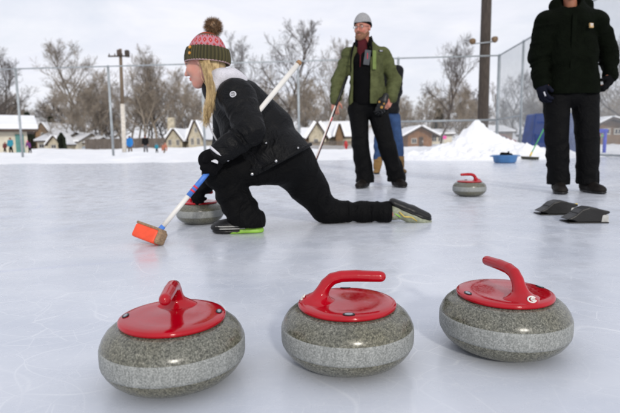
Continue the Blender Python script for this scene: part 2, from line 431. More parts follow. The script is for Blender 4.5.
# signed distance shapes, meshed with surface nets: smooth continuous organic parts
class Shape:
    def __init__(s, h=.006, k=.02): s.h = h; s.k = k; s.ops = []; s.lo = np.full(3, 1e9); s.hi = np.full(3, -1e9)
    def _bb(s, pts, r, sub):
        if not sub:
            for p in pts:
                s.lo = np.minimum(s.lo, p - r); s.hi = np.maximum(s.hi, p + r)
    def cone(s, a, b, ra, rb=None, k=None, sub=False, fold=None, flat=None):
        a = np.array(a, float); b = np.array(b, float); rb = ra if rb is None else rb
        s._bb([a, b], max(ra, rb) + .01, sub)
        s.ops.append(('cone', a, b, ra, rb, s.k if k is None else k, sub, fold, flat)); return s
    def chain(s, pts, rad, **kw):
        for i in range(len(pts) - 1): s.cone(pts[i], pts[i + 1], rad[i], rad[i + 1], **kw)
        return s
    def ell(s, c, r, Rm=None, k=None, sub=False, amp=0, fr=10):
        c = np.array(c, float); r = np.array(r if hasattr(r, '__len__') else (r, r, r), float)
        s._bb([c], r.max() + .01, sub)
        s.ops.append(('ell', c, r, None if Rm is None else np.array(Rm), s.k if k is None else k, sub, amp, fr)); return s
    def box(s, c, hf, Rm=None, rd=.01, k=None, sub=False, taper=0):
        c = np.array(c, float); hf = np.array(hf, float); s._bb([c], np.linalg.norm(hf) + .01, sub)
        s.ops.append(('box', c, hf, None if Rm is None else np.array(Rm), s.k if k is None else k, sub, rd)); return s
    def cut(s, p, n, k=.004):
        n = np.array(n, float); s.ops.append(('cut', np.array(p, float), n/np.linalg.norm(n), k)); return s
    def field(s):
        h = s.h; lo = s.lo - 4*h; n = np.ceil((s.hi + 4*h - lo)/h).astype(int) + 1
        ax = [(lo[i] + h*np.arange(n[i])).astype(np.float32) for i in range(3)]
        F = np.full(tuple(n), 1.0, np.float32)
        for op in s.ops:
            t = op[0]
            if t == 'cut':
                _, p, nn, k = op
                d = (ax[0] - p[0])[:, None, None]*nn[0] + (ax[1] - p[1])[None, :, None]*nn[1] + (ax[2] - p[2])[None, None, :]*nn[2]
                F = np.maximum(F, d.astype(np.float32)); continue
            if t == 'cone': _, a, b, ra, rb, k, sub, fold, flat = op; m = max(ra, rb); l, u = np.minimum(a, b) - m, np.maximum(a, b) + m
            else: c, r_ = op[1], op[2]; k = op[4]; sub = op[5]; m = r_.max() if t == 'ell' else np.linalg.norm(r_); l, u = c - m, c + m
            mg = k + 4*h + .012
            i0 = np.clip(np.floor((l - mg - lo)/h).astype(int), 0, n); i1 = np.clip(np.ceil((u + mg - lo)/h).astype(int) + 1, 0, n)
            if (i1 <= i0).any(): continue
            sl = tuple(slice(i0[i], i1[i]) for i in range(3))
            g = np.stack(np.meshgrid(*[ax[i][sl[i]] for i in range(3)], indexing='ij'), -1)
            if t == 'cone':
                ba = (b - a).astype(np.float32); q = g - a.astype(np.float32); L2 = max(float(ba @ ba), 1e-9)
                tt = np.clip((q @ ba)/L2, 0, 1)
                dv = q - tt[..., None]*ba
                if flat is not None:
                    nv = np.array(flat[:3], np.float32); dn = dv @ nv
                    dv = dv + (dn*(flat[3] - 1))[..., None]*nv
                d = np.linalg.norm(dv, axis=-1) - (ra + (rb - ra)*tt)
                if flat is not None and flat[3] > 1: d = d/1.0
                if fold:
                    L = math.sqrt(L2); un = ba/L; w = tt*L*fold[1]
                    pr = dv*fold[2]
                    nz = vnoise(np.stack([w + pr[..., 0]*.6, pr[..., 1] + pr[..., 0], pr[..., 2] + 5.5], -1) + a.sum().astype(np.float32)*7)
                    d = d - fold[0]*(1 - 2*np.abs(nz*2 - 1))
            elif t == 'ell':
                q = g - c.astype(np.float32)
                if op[3] is not None: q = q @ op[3].astype(np.float32)
                rr = r_.astype(np.float32)
                k0 = np.linalg.norm(q/rr, axis=-1); k1 = np.linalg.norm(q/(rr*rr), axis=-1) + 1e-9
                d = k0*(k0 - 1)/k1
                d = np.where(k0 < 1e-3, -rr.min(), d)
                if op[6]: d = d - op[6]*(fbm(g*op[7], 3)*2 - 1)
            else:
                q = g - c.astype(np.float32)
                if op[3] is not None: q = q @ op[3].astype(np.float32)
                w = np.abs(q) - (r_ - op[6]).astype(np.float32)
                d = np.linalg.norm(np.maximum(w, 0), axis=-1) + np.minimum(w.max(-1), 0) - op[6]
            cur = F[sl]
            if sub:
                hh = np.clip(.5 - .5*(cur + d)/k, 0, 1) if k > 0 else (cur < -d).astype(np.float32)
                F[sl] = cur*(1 - hh) + (-d)*hh + k*hh*(1 - hh)
            else:
                hh = np.clip(.5 + .5*(cur - d)/k, 0, 1) if k > 0 else (cur > d).astype(np.float32)
                F[sl] = cur*(1 - hh) + d*hh - k*hh*(1 - hh)
        return F, lo
    def nets(s):
        F, lo = s.field(); I = F < 0; nx, ny, nz = F.shape
        cnt = np.zeros((nx - 1, ny - 1, nz - 1), np.int8)
        cor = [(i, j, k) for i in (0, 1) for j in (0, 1) for k in (0, 1)]
        for i, j, k in cor: cnt += I[i:nx - 1 + i, j:ny - 1 + j, k:nz - 1 + k]
        act = np.argwhere((cnt > 0) & (cnt < 8))
        if len(act) == 0: raise RuntimeError('empty shape')
        vals = np.stack([F[act[:, 0] + i, act[:, 1] + j, act[:, 2] + k] for i, j, k in cor], 1)
        acc = np.zeros((len(act), 3)); c = np.zeros(len(act)); cr = np.array(cor, float)
        for a in range(8):
            for b in range(a + 1, 8):
                if abs(cr[a] - cr[b]).sum() != 1: continue
                m = (vals[:, a] < 0) != (vals[:, b] < 0)
                t = np.where(m, vals[:, a]/(vals[:, a] - vals[:, b] + 1e-20), 0)
                p = cr[a] + t[:, None]*(cr[b] - cr[a]); acc += p*m[:, None]; c += m
        v = lo + (act + acc/c[:, None])*s.h
        idx = np.full(cnt.shape, -1, np.int32); idx[tuple(act.T)] = np.arange(len(act))
        quads = []
        for ax in range(3):
            sl0 = [slice(None)]*3; sl1 = [slice(None)]*3; sl0[ax] = slice(0, -1); sl1[ax] = slice(1, None)
            A = I[tuple(sl0)]; B = I[tuple(sl1)]
            e = np.argwhere(A != B)
            o1, o2 = [(1, 2), (2, 0), (0, 1)][ax]
            e = e[(e[:, o1] > 0) & (e[:, o2] > 0) & (e[:, o1] < F.shape[o1] - 1) & (e[:, o2] < F.shape[o2] - 1)]
            def at(d1, d2):
                q = e.copy(); q[:, o1] -= d1; q[:, o2] -= d2; return idx[q[:, 0], q[:, 1], q[:, 2]]
            qd = np.stack([at(1, 1), at(0, 1), at(0, 0), at(1, 0)], 1)
            fl = ~A[e[:, 0], e[:, 1], e[:, 2]]
            qd[fl] = qd[fl][:, ::-1]; quads.append(qd)
        q = np.concatenate(quads); q = q[(q >= 0).all(1)]
        return v, q
    def build(s, name, m, parent=None, frame=None, smooth_it=1, fn=None):
        v, q = s.nets()
        for _ in range(smooth_it):
            acc = np.zeros_like(v); c = np.zeros(len(v))
            for a in range(4):
                for b in ((a + 1) % 4, (a + 3) % 4):
                    np.add.at(acc, q[:, a], v[q[:, b]]); np.add.at(c, q[:, a], 1)
            v = v*.5 + .5*acc/np.maximum(c, 1)[:, None]
        if fn: v = fn(v)
        return mesh_obj(name, v, q, m, parent, True, frame)

def nrm(v): v = np.array(v, float); return v/np.linalg.norm(v)
def basis(F, U=(0, 0, 1)):
    """columns: right, forward, up"""
    F = nrm(F); U = np.array(U, float); Rr = nrm(np.cross(F, U)); U = np.cross(Rr, F)
    return np.stack([Rr, F, U], 1)

def add_hand(S, W, D, N, T, s=1.0, curl=(30, 35, 25), grow=0.0, thumb=1.0, spread=.1, k=.006, clen=1.0):
    """hand from wrist W, towards D, palm facing N, thumb on the T side"""
    D = nrm(D); N = np.array(N, float); N = nrm(N - D*(N @ D)); T0 = np.array(T, float); T = np.cross(D, N); T = T if T @ T0 > 0 else -T
    W = np.array(W, float)
    Rm = np.stack([T, D, N], 1)
    if np.linalg.det(Rm) < 0: Rm[:, 0] *= -1
    S.box(W + D*.048*s, (.038*s + grow, .05*s + grow, .013*s + grow), Rm, .013*s + grow*.8, k=.012)
    S.cone(W - D*.02*s, W + D*.02*s, .024*s + grow, .026*s + grow, k=.012)
    lens = [(.040, .024, .018), (.045, .028, .020), (.041, .026, .019), (.032, .020, .017)]
    for i, ls in enumerate(lens):
        off = (.030 - .020*i)*s
        p = W + D*(.088 - .003*abs(i - 1))*s + T*off
        a = 0; dd = nrm(D + T*spread*(1.5 - i)*.5)
        r0 = (.0088 - .0006*i)*s + grow
        for j, l in enumerate(ls):
            a += R(curl[j] + i*2)
            d2 = dd*math.cos(a) + N*math.sin(a)
            q = p + d2*l*s*clen
            S.cone(p, q, r0, r0*.92, k=k); p = q; r0 *= .92
    p = W + D*.022*s + T*.032*s
    d1 = nrm(D*.7 + T*.6 + N*.5*thumb); q = p + d1*.04*s
    S.cone(p, q, .013*s + grow, .011*s + grow, k=.010)
    d2 = nrm(D*.75 + T*.1 + N*.75*thumb); q2 = q + d2*.034*s
    S.cone(q, q2, .0105*s + grow, .0085*s + grow, k=k)

def head_prims(S, H, B, s=1.0, nose=1.0):
    L = lambda x, y, z: H + B @ (np.array([x, y, z])*s)
    S.ell(L(0, -.012, .032), np.array((.076, .098, .088))*s, B, k=.02)
    S.ell(L(0, .030, -.030), np.array((.060, .062, .088))*s, B, k=.02)
    S.cone(L(-.045, .0, -.06), L(0, .062, -.092), .028*s, .024*s, k=.02); S.cone(L(.045, .0, -.06), L(0, .062, -.092), .028*s, .024*s, k=.02)
    S.ell(L(0, .072, -.094), .021*s, k=.015)
    for x in (-1, 1):
        S.ell(L(x*.036, .066, -.022), .026*s, k=.02)
        S.ell(L(x*.031, .102, .012), (.014*s, .010*s, .010*s), B, k=.012, sub=True)
        S.ell(L(x*.031, .079, .010), .0135*s, k=.003)
        S.cone(L(x*.013, .094, .027), L(x*.045, .080, .026), .008*s, .007*s, k=.008)
        S.ell(L(x*.010, .101, -.030), .0085*s, k=.004)
        S.ell(L(x*.077, -.010, -.004), np.array((.009, .018, .031))*s, B, k=.005)
    S.cone(L(0, .090, .020), L(0, .1, 0), .008*s, .009*s, k=.008)
    S.cone(L(0, .1, 0), L(0, .100 + .016*nose, -.026), .008*s, .0115*s, k=.006)
    S.cone(L(-.016, .088, -.056), L(.016, .088, -.056), .007*s, k=.006); S.cone(L(-.013, .088, -.067), L(.013, .088, -.067), .0075*s, k=.005)
    return L

def shoe(root, name, heel, D, U, L=.27, upper=None, sole=None, high=0, w=.042, green=None, h=.006):
    """shoe: heel bottom point, D to the toe, U up"""
    D = nrm(D); U = nrm(np.array(U) - D*(np.array(U) @ D)); B = basis(D, U); heel = np.array(heel, float)
    f = lambda x, y, z: heel + B @ np.array([x, y, z])
    r = empty(name, (0, 0, 0)) if False else None
    S = Shape(h, .02)
    S.cone(f(0, .045, .055), f(0, L*.55, .045), w*.92, w*.9)
    S.cone(f(0, L*.55, .045), f(0, L - .05, .036), w*.95, w*.78)
    S.ell(f(0, L*.72, .034), (w*1.08, .09, .034), B)
    S.cone(f(0, .055, .05), f(0, .055, .075 + high), w*.85, w*.85)
    S.cut(f(0, 0, .018), -B[:, 2])
    up = S.build(name, upper, root)
    S = Shape(h, .01)
    pts = [(-.0, .035, .030), (.0, .09, .034), (0, .15, .040), (0, .21, .043), (0, .245, .034)]
    for (x, y, z), (x2, y2, z2) in zip(pts[:-1], pts[1:]):
        S.cone(f(0, y*L/.28, .014), f(0, y2*L/.28, .014), z*w/.04, z2*w/.04, flat=(*B[:, 2], 2.6))
    S.cut(f(0, 0, .001), -B[:, 2]); S.cut(f(0, 0, .026), B[:, 2])
    so = S.build('sole', sole, up)
    return up, f, B

def hat_dome(root, H, B, m, top=.17, s=1.0, zc=.035, zlo=.03, rx=.094, ry=.112, name='hat'):
    L = lambda x, y, z: H + B @ (np.array([x, y, z])*s)
    S = Shape(.005, .02)
    S.ell(L(0, -.012, zc), np.array((rx, ry, top - zc))*s, B)
    S.cut(L(0, 0, zlo), -B[:, 2])
    return S.build(name, m, root, frame=(H, B)), L

# ------------------------------------------------------------------ curling stones
STONE_LABEL = {}
def make_stone():
    r = empty('curling_stone')
    pr = [(.0, .003), (.062, .003), (.066, .0005), (.080, .0008), (.100, .006), (.118, .015), (.131, .0265), (.1385, .037), (.1425, .0455)]
    top = [(.1425, .0865), (.139, .096), (.131, .108), (.120, .117), (.110, .1215), (.098, .124), (.0, .124)]
    mb = MB(); mb.lathe(pr + [(.1435, .0555), (.1435, .0765)] + top, n=128)
    b = mb.build('granite_body', M['granite'], r, True)
    MB().lathe([(.140, .0452), (.1433, .0465), (.1446, .052), (.145, .060), (.145, .072), (.1446, .080), (.1433, .0855), (.140, .0868)], n=128).build('striking_band', M['granite_band'], b, True)
    # red plastic cap
    prof = [(.100, .1235), (.1045, .1240), (.1068, .1265), (.1072, .1300), (.1060, .1325), (.1020, .1345), (.090, .1362), (.070, .1355), (.050, .1350), (.030, .1365), (.0, .137)]
    MB().lathe(prof, n=128).build('handle_cap', M['red_plastic'], r, True)
    S = Shape(.0022, .012)
    pts = [(-.078, 0, .128), (-.064, 0, .140), (-.054, 0, .156), (-.045, 0, .172), (-.032, 0, .184), (-.012, 0, .1895), (.02, 0, .1905), (.073, 0, .1885)]
    rad = [.020, .0165, .0145, .0135, .0132, .0128, .0128, .0120]
    for i in range(len(pts) - 1): S.cone(pts[i], pts[i + 1], rad[i], rad[i + 1], k=.0008)
    S.cone((-.070, 0, .126), (-.040, 0, .126), .030, .026, k=.030, flat=(0, 0, 1, 2.2))
    S.cone((-.060, -.035, .124), (-.060, .035, .124), .012, .012, k=.03)
    S.cut((0, 0, .1275), (0, 0, -1))
    # keep flare inside the cap rim
    hd = S.build('handle', M['red_plastic'], r, smooth_it=4)
    # maker labels either side: dark oval with pale marks
    for sy in (-1, 1):
        Rm = np.array([[1, 0, 0], [0, 1, 0], [0, 0, 1.]])
        tilt = Matrix.Rotation(-sy*R(9), 3, 'X'); Rm = np.array(tilt)
        c = np.array([0, sy*.0935, .1360])
        mb = MB(); n = 28
        def oval(a, b_, dz, mbb):
            vs = [c + Rm @ np.array([a*math.cos(2*math.pi*k/n), b_*math.sin(2*math.pi*k/n), z]) for z in (-.002 + dz, .0012 + dz) for k in range(n)]
            mbb.add(vs, [tuple(range(n, 2*n))] + [(k, (k + 1) % n, n + (k + 1) % n, n + k) for k in range(n)])
        oval(.0125, .0065, 0, mb); lb = mb.build('label_plate', M['rubber'], r, False)
        mk = MB(); oval(.0085, .0036, .0006, mk)
        mk.build('label_mark', M['grey_mark'], lb)
    # white letter mark on the outside of the post
    mk = MB(); c0 = np.array([-.0975, 0, .1437])
    ex = np.array([0, -1., 0]); ey = nrm([.62, 0, .78]); nn = np.cross(ex, ey)
    def stroke(pts, w):
        for (a, b_) in zip(pts[:-1], pts[1:]):
            pa, pb = [c0 + ex*q[0] + ey*q[1] + np.array([.78, 0, -.62])*(q[0]**2 + q[1]**2)/.05 for q in (a, b_)]
            mk.tube([pa, pb], w, 6)
    arc = lambda cx, cy, rx, ry, a0, a1, n=14: [(cx + rx*math.cos(R(a0 + (a1 - a0)*i/n)), cy + ry*math.sin(R(a0 + (a1 - a0)*i/n))) for i in range(n + 1)]
    stroke(arc(0, 0, .0095, .0066, 25, 335), .0017)
    stroke(arc(.0015, 0, .0045, .0030, 20, 340), .0014)
    stroke([(.0015, -.0055), (.0015, .0055)], .0012)
    mk.build('logo', M['white_paint'], r)
    return r
def copy_tree(o, parent=None):
    c = o.copy(); col.objects.link(c); c.parent = parent
    for ch in list(o.children): copy_tree(ch, c)
    return c
stone0 = make_stone()
stones = [(-.284, .989, R(-84), 'red-handled stone nearest the lower left corner, its grip pointing at the viewer'),
          (.078, 1.061, R(-2), 'middle stone of the three in front, its red grip lying level to the right'),
          (.446, 1.12, R(103), 'front right stone, white letter mark at the foot of its red post'),
          (1.421, 4.437, R(183), 'small far stone on its own between the men, grip pointing left'),
          (-.684, 3.084, R(16), 'stone under the gloved hand of the kneeling woman')]
for i, (x, y, a, lb) in enumerate(stones):
    o = stone0 if i == 0 else copy_tree(stone0)
    o.location = (x, y, .001); o.rotation_euler = (0, 0, a)
    tag(o, lb, 'curling stone', 'granite curling stones with red handles')

# ------------------------------------------------------------------ ice, snow, terrain
def edge_y(x): return 14.2 + .25*np.sin(x*.5) - .045*np.maximum(x - 4, 0)*2
def ground_z(x, y):
    x = np.asarray(x, float); y = np.asarray(y, float)
    p = np.stack([x, y, np.zeros_like(x)], -1)
    d = y - edge_y(x) + (fbm(p*.9, 3) - .5)*.9
    rise = np.clip(d/1.2, 0, 1); rise = rise*rise*(3 - 2*rise)
    z = -.045 + .075*rise + rise*(fbm(p*1.7, 4) - .5)*.22
    far = np.clip((y - 22)/30, 0, 1)
    z = z - .26*far
    rd = np.exp(-((y - 64 - 3*np.sin(x*.07))/5.0)**2)
    z = z + rd*(.55 + .5*(fbm(p*np.array([.25, .2, 1]), 3) - .5))
    z = z + rise*np.exp(-((y - 33)/3.0)**2)*(.16 + .5*(fbm(p*.6, 4) - .5))
    return z
def grid_mesh(name, xs, ys, zf, m, parent=None):
    Xg, Yg = np.meshgrid(xs, ys, indexing='ij'); Zg = zf(Xg, Yg)
    v = np.stack([Xg, Yg, Zg], -1).reshape(-1, 3); nx, ny = len(xs), len(ys)
    i = np.arange((nx - 1)*(ny - 1)); a = (i//(ny - 1))*ny + i % (ny - 1)
    q = np.stack([a, a + ny, a + ny + 1, a + 1], 1)
    return mesh_obj(name, v, q, m, parent, True)
xs = np.concatenate([np.linspace(-900, -60, 15)[:-1], np.linspace(-60, 60, 400), np.linspace(60, 900, 15)[1:]])
ys = np.concatenate([np.linspace(-60, 10, 12)[:-1], np.linspace(10, 24, 110)[:-1], np.linspace(24, 90, 160)[:-1], np.linspace(90, 1600, 20)])
tag(grid_mesh('snow_ground', xs, ys, ground_z, M['snow']), kind='structure')
tag(grid_mesh('ice', np.linspace(-60, 60, 3), np.linspace(-50, 19, 3), lambda x, y: x*0, M['ice']), kind='structure')

def pile(name, cx, cy, rx, ry, hh, label, cat, seed=0, sharp=1.0, sp=(0, 0)):
    n = 150
    u = np.linspace(-1.15, 1.15, n)
    def zf(x, y):
        a = (x - cx)/rx; b = (y - cy)/ry
        w = 1 + .25*(fbm(np.stack([x*.8 + seed, y*.8, x*0], -1), 3) - .5)
        r_ = np.sqrt((a - sp[0]*np.exp(-(a*a + b*b)*3))**2 + b*b)*w
        q = np.clip(1 - r_, 0, 1)
        pz = np.stack([x, y, x*0 + seed], -1)
        z = hh*(.62*q**1.05 + .38*np.clip(1 - r_*3.2, 0, 1)) 
        z = z + np.clip(q*4, 0, 1)*((fbm(pz*2.6, 4) - .5)*.36*hh + (np.abs(fbm(pz*8, 3) - .5))*.22*hh)
        return z - .06*(r_ > 1) - .01
    o = grid_mesh(name, cx + u*rx, cy + u*ry, zf, M['snow'])
    return tag(o, label, cat)
pcx = X(470, 14.2, 122)
pile('snow_pile', pcx + .22, 14.2, 2.6, 1.4, 1.06, 'tall pointed heap of shovelled snow behind the blue tub', 'snow pile', 1)
pile('snow_pile', X(527, 13.6), 13.6, 1.05, .8, .42, 'low lumpy snow mound right of the tall heap, left of the blue booth', 'snow pile', 5)
pile('snow_pile', X(566, 14.5), 14.5, 1.2, .7, .25, 'small snow mound seen between the dark-coated man\'s legs', 'snow pile', 9)

# ------------------------------------------------------------------ kneeling curler
def girl():
    base = G(285, 215)
    r = empty('person', (base[0], 2.85, 0), 'woman in black jacket and pompom hat kneeling low as she slides a stone', 'person')
    # joints
    pel = P(283, 160, 2.80); mid = P(254, 128, 2.81); che = P(233, 99, 2.80); nk = P(222, 84, 2.78)
    H = P(203.6, 63.2, 2.76)
    UU = nrm(P(214, 30, 2.76) - P(200, 88, 2.76)); FF = nrm([-1, .22, -.30]); B = basis(FF, UU)
    sL = P(237, 97, 2.64); eL = P(251, 131, 2.51); wL = P(219, 154, 2.50)
    sR = P(226, 99, 2.96); eR = P(224, 142, 3.03); wR = P(210, 172, 3.05)
    hL = P(272, 162, 2.77); kL = P(220, 172, 2.66); aL = P(246, 215, 2.72)
    hR = P(290, 163, 2.87); kR = P(329, 211, 3.0); aR = P(391, 213, 2.99); kR[2] = .068; aR[2] = .065
    # body: one continuous surface
    S = Shape(.0055, .03)
    L = head_prims(S, H, B, .98)
    S.cone(L(0, -.03, -.05), nk + (che - nk)*.5, .050, .058)
    S.cone(che, mid, .11, .12); S.cone(mid, pel, .12, .13)
    S.cone(che, sL, .07, .05); S.cone(che, sR, .07, .05)
    S.chain([sL, eL, wL], [.045, .035, .024]); S.chain([sR, eR, wR], [.045, .035, .024])
    S.chain([pel, hL, kL, aL], [.09, .085, .052, .036]); S.chain([pel, hR, kR, aR], [.09, .085, .05, .036])
    S.cone(aL, aL + np.array([-.1, 0, -.05]), .03, .025); S.cone(aR, aR + np.array([.035, 0, .0]), .03, .024)
    add_hand(S, wL, P(208, 168, 2.49) - wL, (.3, .9, -.2), (-.2, 0, 1), .85, (60, 70, 40))
    add_hand(S, wR, P(204, 192, 3.06) - wR, (-.2, .1, -1), (0, 1, 0), .8, (55, 60, 40))
    S.build('body', M['skin_girl'], r)
    # eye + brow + mouth
    for x in (-1, 1):
        e = Shape(.0022, .002); e.ell(L(x*.033, .0755, .010), .0125); ey = e.build('eye', M['eye_white'], r)
        e = Shape(.0018, .002); e.ell(L(x*.0345, .0845, .009), (.006, .004, .006), B); e.build('iris', M['iris'], ey)
        MB().tube([L(x*.026, .0915, .016), L(x*.038, .0885, .017), L(x*.050, .076, .011)], .0022, 6).build('eyelash', M['iris'], r, True)
        e = Shape(.002, .003); e.cone(L(x*.016, .097, .030), L(x*.046, .085, .030), .0032, .0022); e.build('eyebrow', M['brow'], r)
    e = Shape(.0022, .002); e.cone(L(-.017, .0945, -.0575), L(.017, .0945, -.0575), .0042); e.cone(L(-.014, .0955, -.0665), L(.014, .0955, -.0665), .005); e.build('lips', M['lip'], r)
    # hat
    HB0, LB = B, L
    B = basis(nrm([-1, .22, .06]), nrm(P(212.5, 30, 2.76) - P(205, 66, 2.76))); OF = np.array([0, -.008, -.024]); L = lambda x, y, z: H + B @ (np.array([x, y, z]) + OF)
    hat, _ = hat_dome(r, H + B @ OF, B, M['fair_isle'], top=.188, zlo=.045, rx=.098, ry=.112)
    S = Shape(.004, .012)
    S.ell(L(0, -.014, .045), np.array((.106, .124, .13)), B)
    S.cut(L(0, 0, .100), B[:, 2]); S.cut(L(0, 0, .022), -B[:, 2])
    S.ell(L(0, -.014, .01), np.array((.088, .104, .10)), B, sub=True, k=.01)
    S2 = S
    ab = np.array
    def ribs(v):
        q = (v - (H + B @ OF)) @ B; a = np.arctan2(q[:, 0], q[:, 1] + .014); rr = 1 + .022*np.sin(a*40)
        q[:, 0] *= rr; q[:, 1] = (q[:, 1] + .014)*rr - .014
        return H + B @ OF + q @ B.T
    br = S2.build('hat_brim', M['olive_rib'], r, frame=(H + B @ OF, B), fn=ribs, smooth_it=1)
    # pale lining edge
    mb = MB(); pts = []
    for k in range(49):
        a = 2*math.pi*k/48; pts.append(L(.1025*math.sin(a), -.014 + .1205*math.cos(a), .024))
    mb.tube(pts, .0035, 6, False).build('hat_lining', mat('pink_grey_lining', (.38, .26, .27), .9), r, True)
    for z in (.056, .086):
        a = R(-62)
        c = L(.107*math.sin(a), -.014 + .125*math.cos(a), z); n_ = nrm(c - L(0, -.014, z))
        mb = MB(); mb.lathe([(0.0, .006), (.007, .005), (.0085, .002), (.0085, -.004)], c, 20, basis(np.cross(n_, B[:, 2]), n_)); mb.build('hat_button', mat('amber_button', (.55, .25, .03), .3), r, True)
    # pompom: fur ball of many hairs
    pc = L(.0, -.040, .216); rs = np.random.RandomState(5); S = Shape(.005, .01); S.ell(pc, .036, amp=.006, fr=60)
    pm = S.build('pompom', M['pom'], r)
    mb = MB()
    for k in range(2600):
        d = nrm(rs.randn(3)); ln = .050 + .013*rs.rand(); t_ = nrm(np.cross(d, rs.randn(3)))
        a = pc + d*.025; b_ = pc + d*ln + t_*.006*rs.randn() - np.array([0, 0, .004]); w = t_*.0013
        mb.add([a - w, a + w, b_ + w*.3], [(0, 1, 2)])
    mb.build('fur', M['pom'], pm)
    B, L = HB0, LB
    # hair: cap under the hat plus long locks of strands falling past the shoulder
    S = Shape(.005, .02)
    S.ell(L(0, -.040, .005), (.082, .078, .085), B); S.ell(L(0, -.062, -.035), (.062, .050, .06), B)
    S.cut(L(0, .012, 0), B[:, 1]); S.cut(L(0, 0, .055), B[:, 2])
    hr = S.build('hair', M['blonde'], r)
    mb = MB()
    starts = [(L(-.085, .020 - .10*i/12, .03 - .02*i/12)) for i in range(13)]
    near = P(211.5, 93, 2.62); low = P(208, 112, 2.585); tip = P(206, 132, 2.57)
    for k in range(380):
        i = rs.rand(); s0 = L(-.074 - .012*rs.rand(), -.010 - .062*i, .015 - .03*rs.rand())
        j = lambda a: rs.randn(3)*a
        thin = rs.rand()
        p1 = s0*.5 + near*.5 + j(.006) + np.array([.004, -.020, .0]); p2 = near + j(.005) + np.array([(.5 - i)*-.034, 0, 0]); p3 = low + j(.006 + .006*rs.rand()) + np.array([(i - .5)*.024, 0, 0]); p4 = tip + j(.010) + np.array([0, 0, .10*thin])
        ps = [s0, p1, p2, p3, p4] if thin > .25 else [s0, p1, p2, p3]
        # smooth it
        out = []
        for a in range(len(ps) - 1):
            pa, pb = ps[a], ps[a + 1]; pm_ = ps[a - 1] if a else pa; pn = ps[a + 2] if a + 2 < len(ps) else pb
            for q in (0, .33, .66):
                out.append(.5*((2*pa) + (pb - pm_)*q + (2*pm_ - 5*pa + 4*pb - pn)*q*q + (3*pa - pm_ - 3*pb + pn)*q**3))
        out.append(ps[-1])
        mb.tube(out, [.0012*(1 - .6*a/len(out)) for a in range(len(out))], 3, False)
    mb.build('hair_locks', M['blonde'], hr, True)
    # white hood
    S = Shape(.006, .03)
    S.cone(P(213, 91, 2.70), P(220, 79, 2.71), .026, .045, fold=(.005, 22, 12)); S.cone(P(220, 79, 2.71), P(232, 78, 2.76), .052, .048, fold=(.006, 18, 10)); S.cone(P(232, 78, 2.76), P(243, 80, 2.78), .045, .022, fold=(.005, 22, 12))
    S.cone(P(222, 80, 2.84), P(214, 84, 2.9), .05, .04)
    S.cone(P(210, 96, 2.68), P(214, 88, 2.66), .014, .02)
    S.build('hood', M['white_cloth'], r)
    # jacket
    S = Shape(.006, .035); fo = (.009, 16, 9)
    t1 = P(229, 97, 2.80); t2 = P(250, 129, 2.79); t3 = P(279.5, 163, 2.775)
    S.cone(t1, t2, .122, .150, fold=(.007, 14, 6)); S.cone(t2, t3, .150, .180, fold=(.014, 13, 5))
    S.cone(t3, t3 + (t3 - t2)*.5, .180, .19)
    S.cone(P(243, 148, 2.70), P(262, 178, 2.70), .075, .085, fold=(.008, 16, 8)); S.cone(P(243, 148, 2.82), P(262, 178, 2.82), .075, .085)
    S.cone(t1, sL, .10, .088); S.cone(t1, sR, .10, .085); S.cone(sL, sR, .08, .08)
    S.cone(P(247, 95, 2.82), P(274, 127, 2.82), .08, .11)
    S.cone(sL, eL, .088, .070, fold=(.011, 26, 8), k=.025); S.cone(eL, wL + (eL - wL)*.06, .070, .050, fold=(.010, 30, 9), k=.012)
    S.cone(sR, eR, .08, .065, k=.02); S.cone(eR, wR, .065, .045, fold=(.009, 30, 9), k=.015)
    S.cone(t1, P(216, 88, 2.76), .11, .075)
    a, b_ = P(312, 146, 2.775), P(249, 179, 2.775); hd = nrm(b_ - a); nn = nrm(np.cross(hd, (0, 1, 0)))
    if nn[2] > 0: nn = -nn
    S.cone(t2 + nn*0, t3 + nn*.25, .135, .155, sub=True, k=.01)  # hollow under the hem
    S.cut((a + b_)/2, nn)
    jk = S.build('jacket', M['black_jacket'], r)
    # hem band / drawcord, zip piping, studs, round emblem
    c_ = (a + b_)/2; rr = np.linalg.norm(a - b_)/2
    mb = MB(); pts = []
    up_ = -nn; side = np.array([0, 1., 0])
    for k in range(61):
        q = 2*math.pi*k/60; pts.append(c_ + up_*.012 + hd*math.cos(q)*(rr - .004) + side*math.sin(q)*.184)
    mb.tube(pts, .011, 8, False).build('hem', M['black_jacket'], jk, True)
    mb = MB(); mb.tube([P(208, 121, 2.66), P(211, 130, 2.665), P(218, 143, 2.67)], .0045, 8).build('piping', M['white_rib'], jk, True)
    for px, py, yy, rad in ((213, 129, 2.66, .006), (266, 143, 2.60, .006), (252, 174, 2.61, .009), (276, 161, 2.575, .008), (298, 148, 2.62, .006)):
        if rad < .001: continue
        mb = MB(); mb.lathe([(0, .004), (rad*.7, .003), (rad, 0), (rad, -.01)], P(px, py, yy), 16, basis((1, 0, 0), (0, -1, 0))); mb.build('stud', M['silver'], jk, True)
    ec = P(233, 94.3, 2.535); mb = MB(); ax = basis((1, .0, .1), (-.15, -1, .25))
    mb.lathe([(0, .002), (.013, .002), (.0165, .0), (.0165, -.012)], ec, 28, ax); em = mb.build('emblem', M['white_rib'], jk, True)
    mb = MB(); mb.tube([ec + ax @ np.array([.0100*math.cos(q), .0100*math.sin(q), .0028]) for q in np.linspace(0, 2*math.pi, 25)], .0012, 6, False)
    for q in (-.004, .004): mb.box(ec + ax @ np.array([q, 0, .003]), (.0012, .005, .0012), ax)
    mb.build('emblem_mark', M['navy'], em)
    # trousers
    S = Shape(.006, .03)
    S.cone(pel, P(268, 158, 2.78), .135, .13)
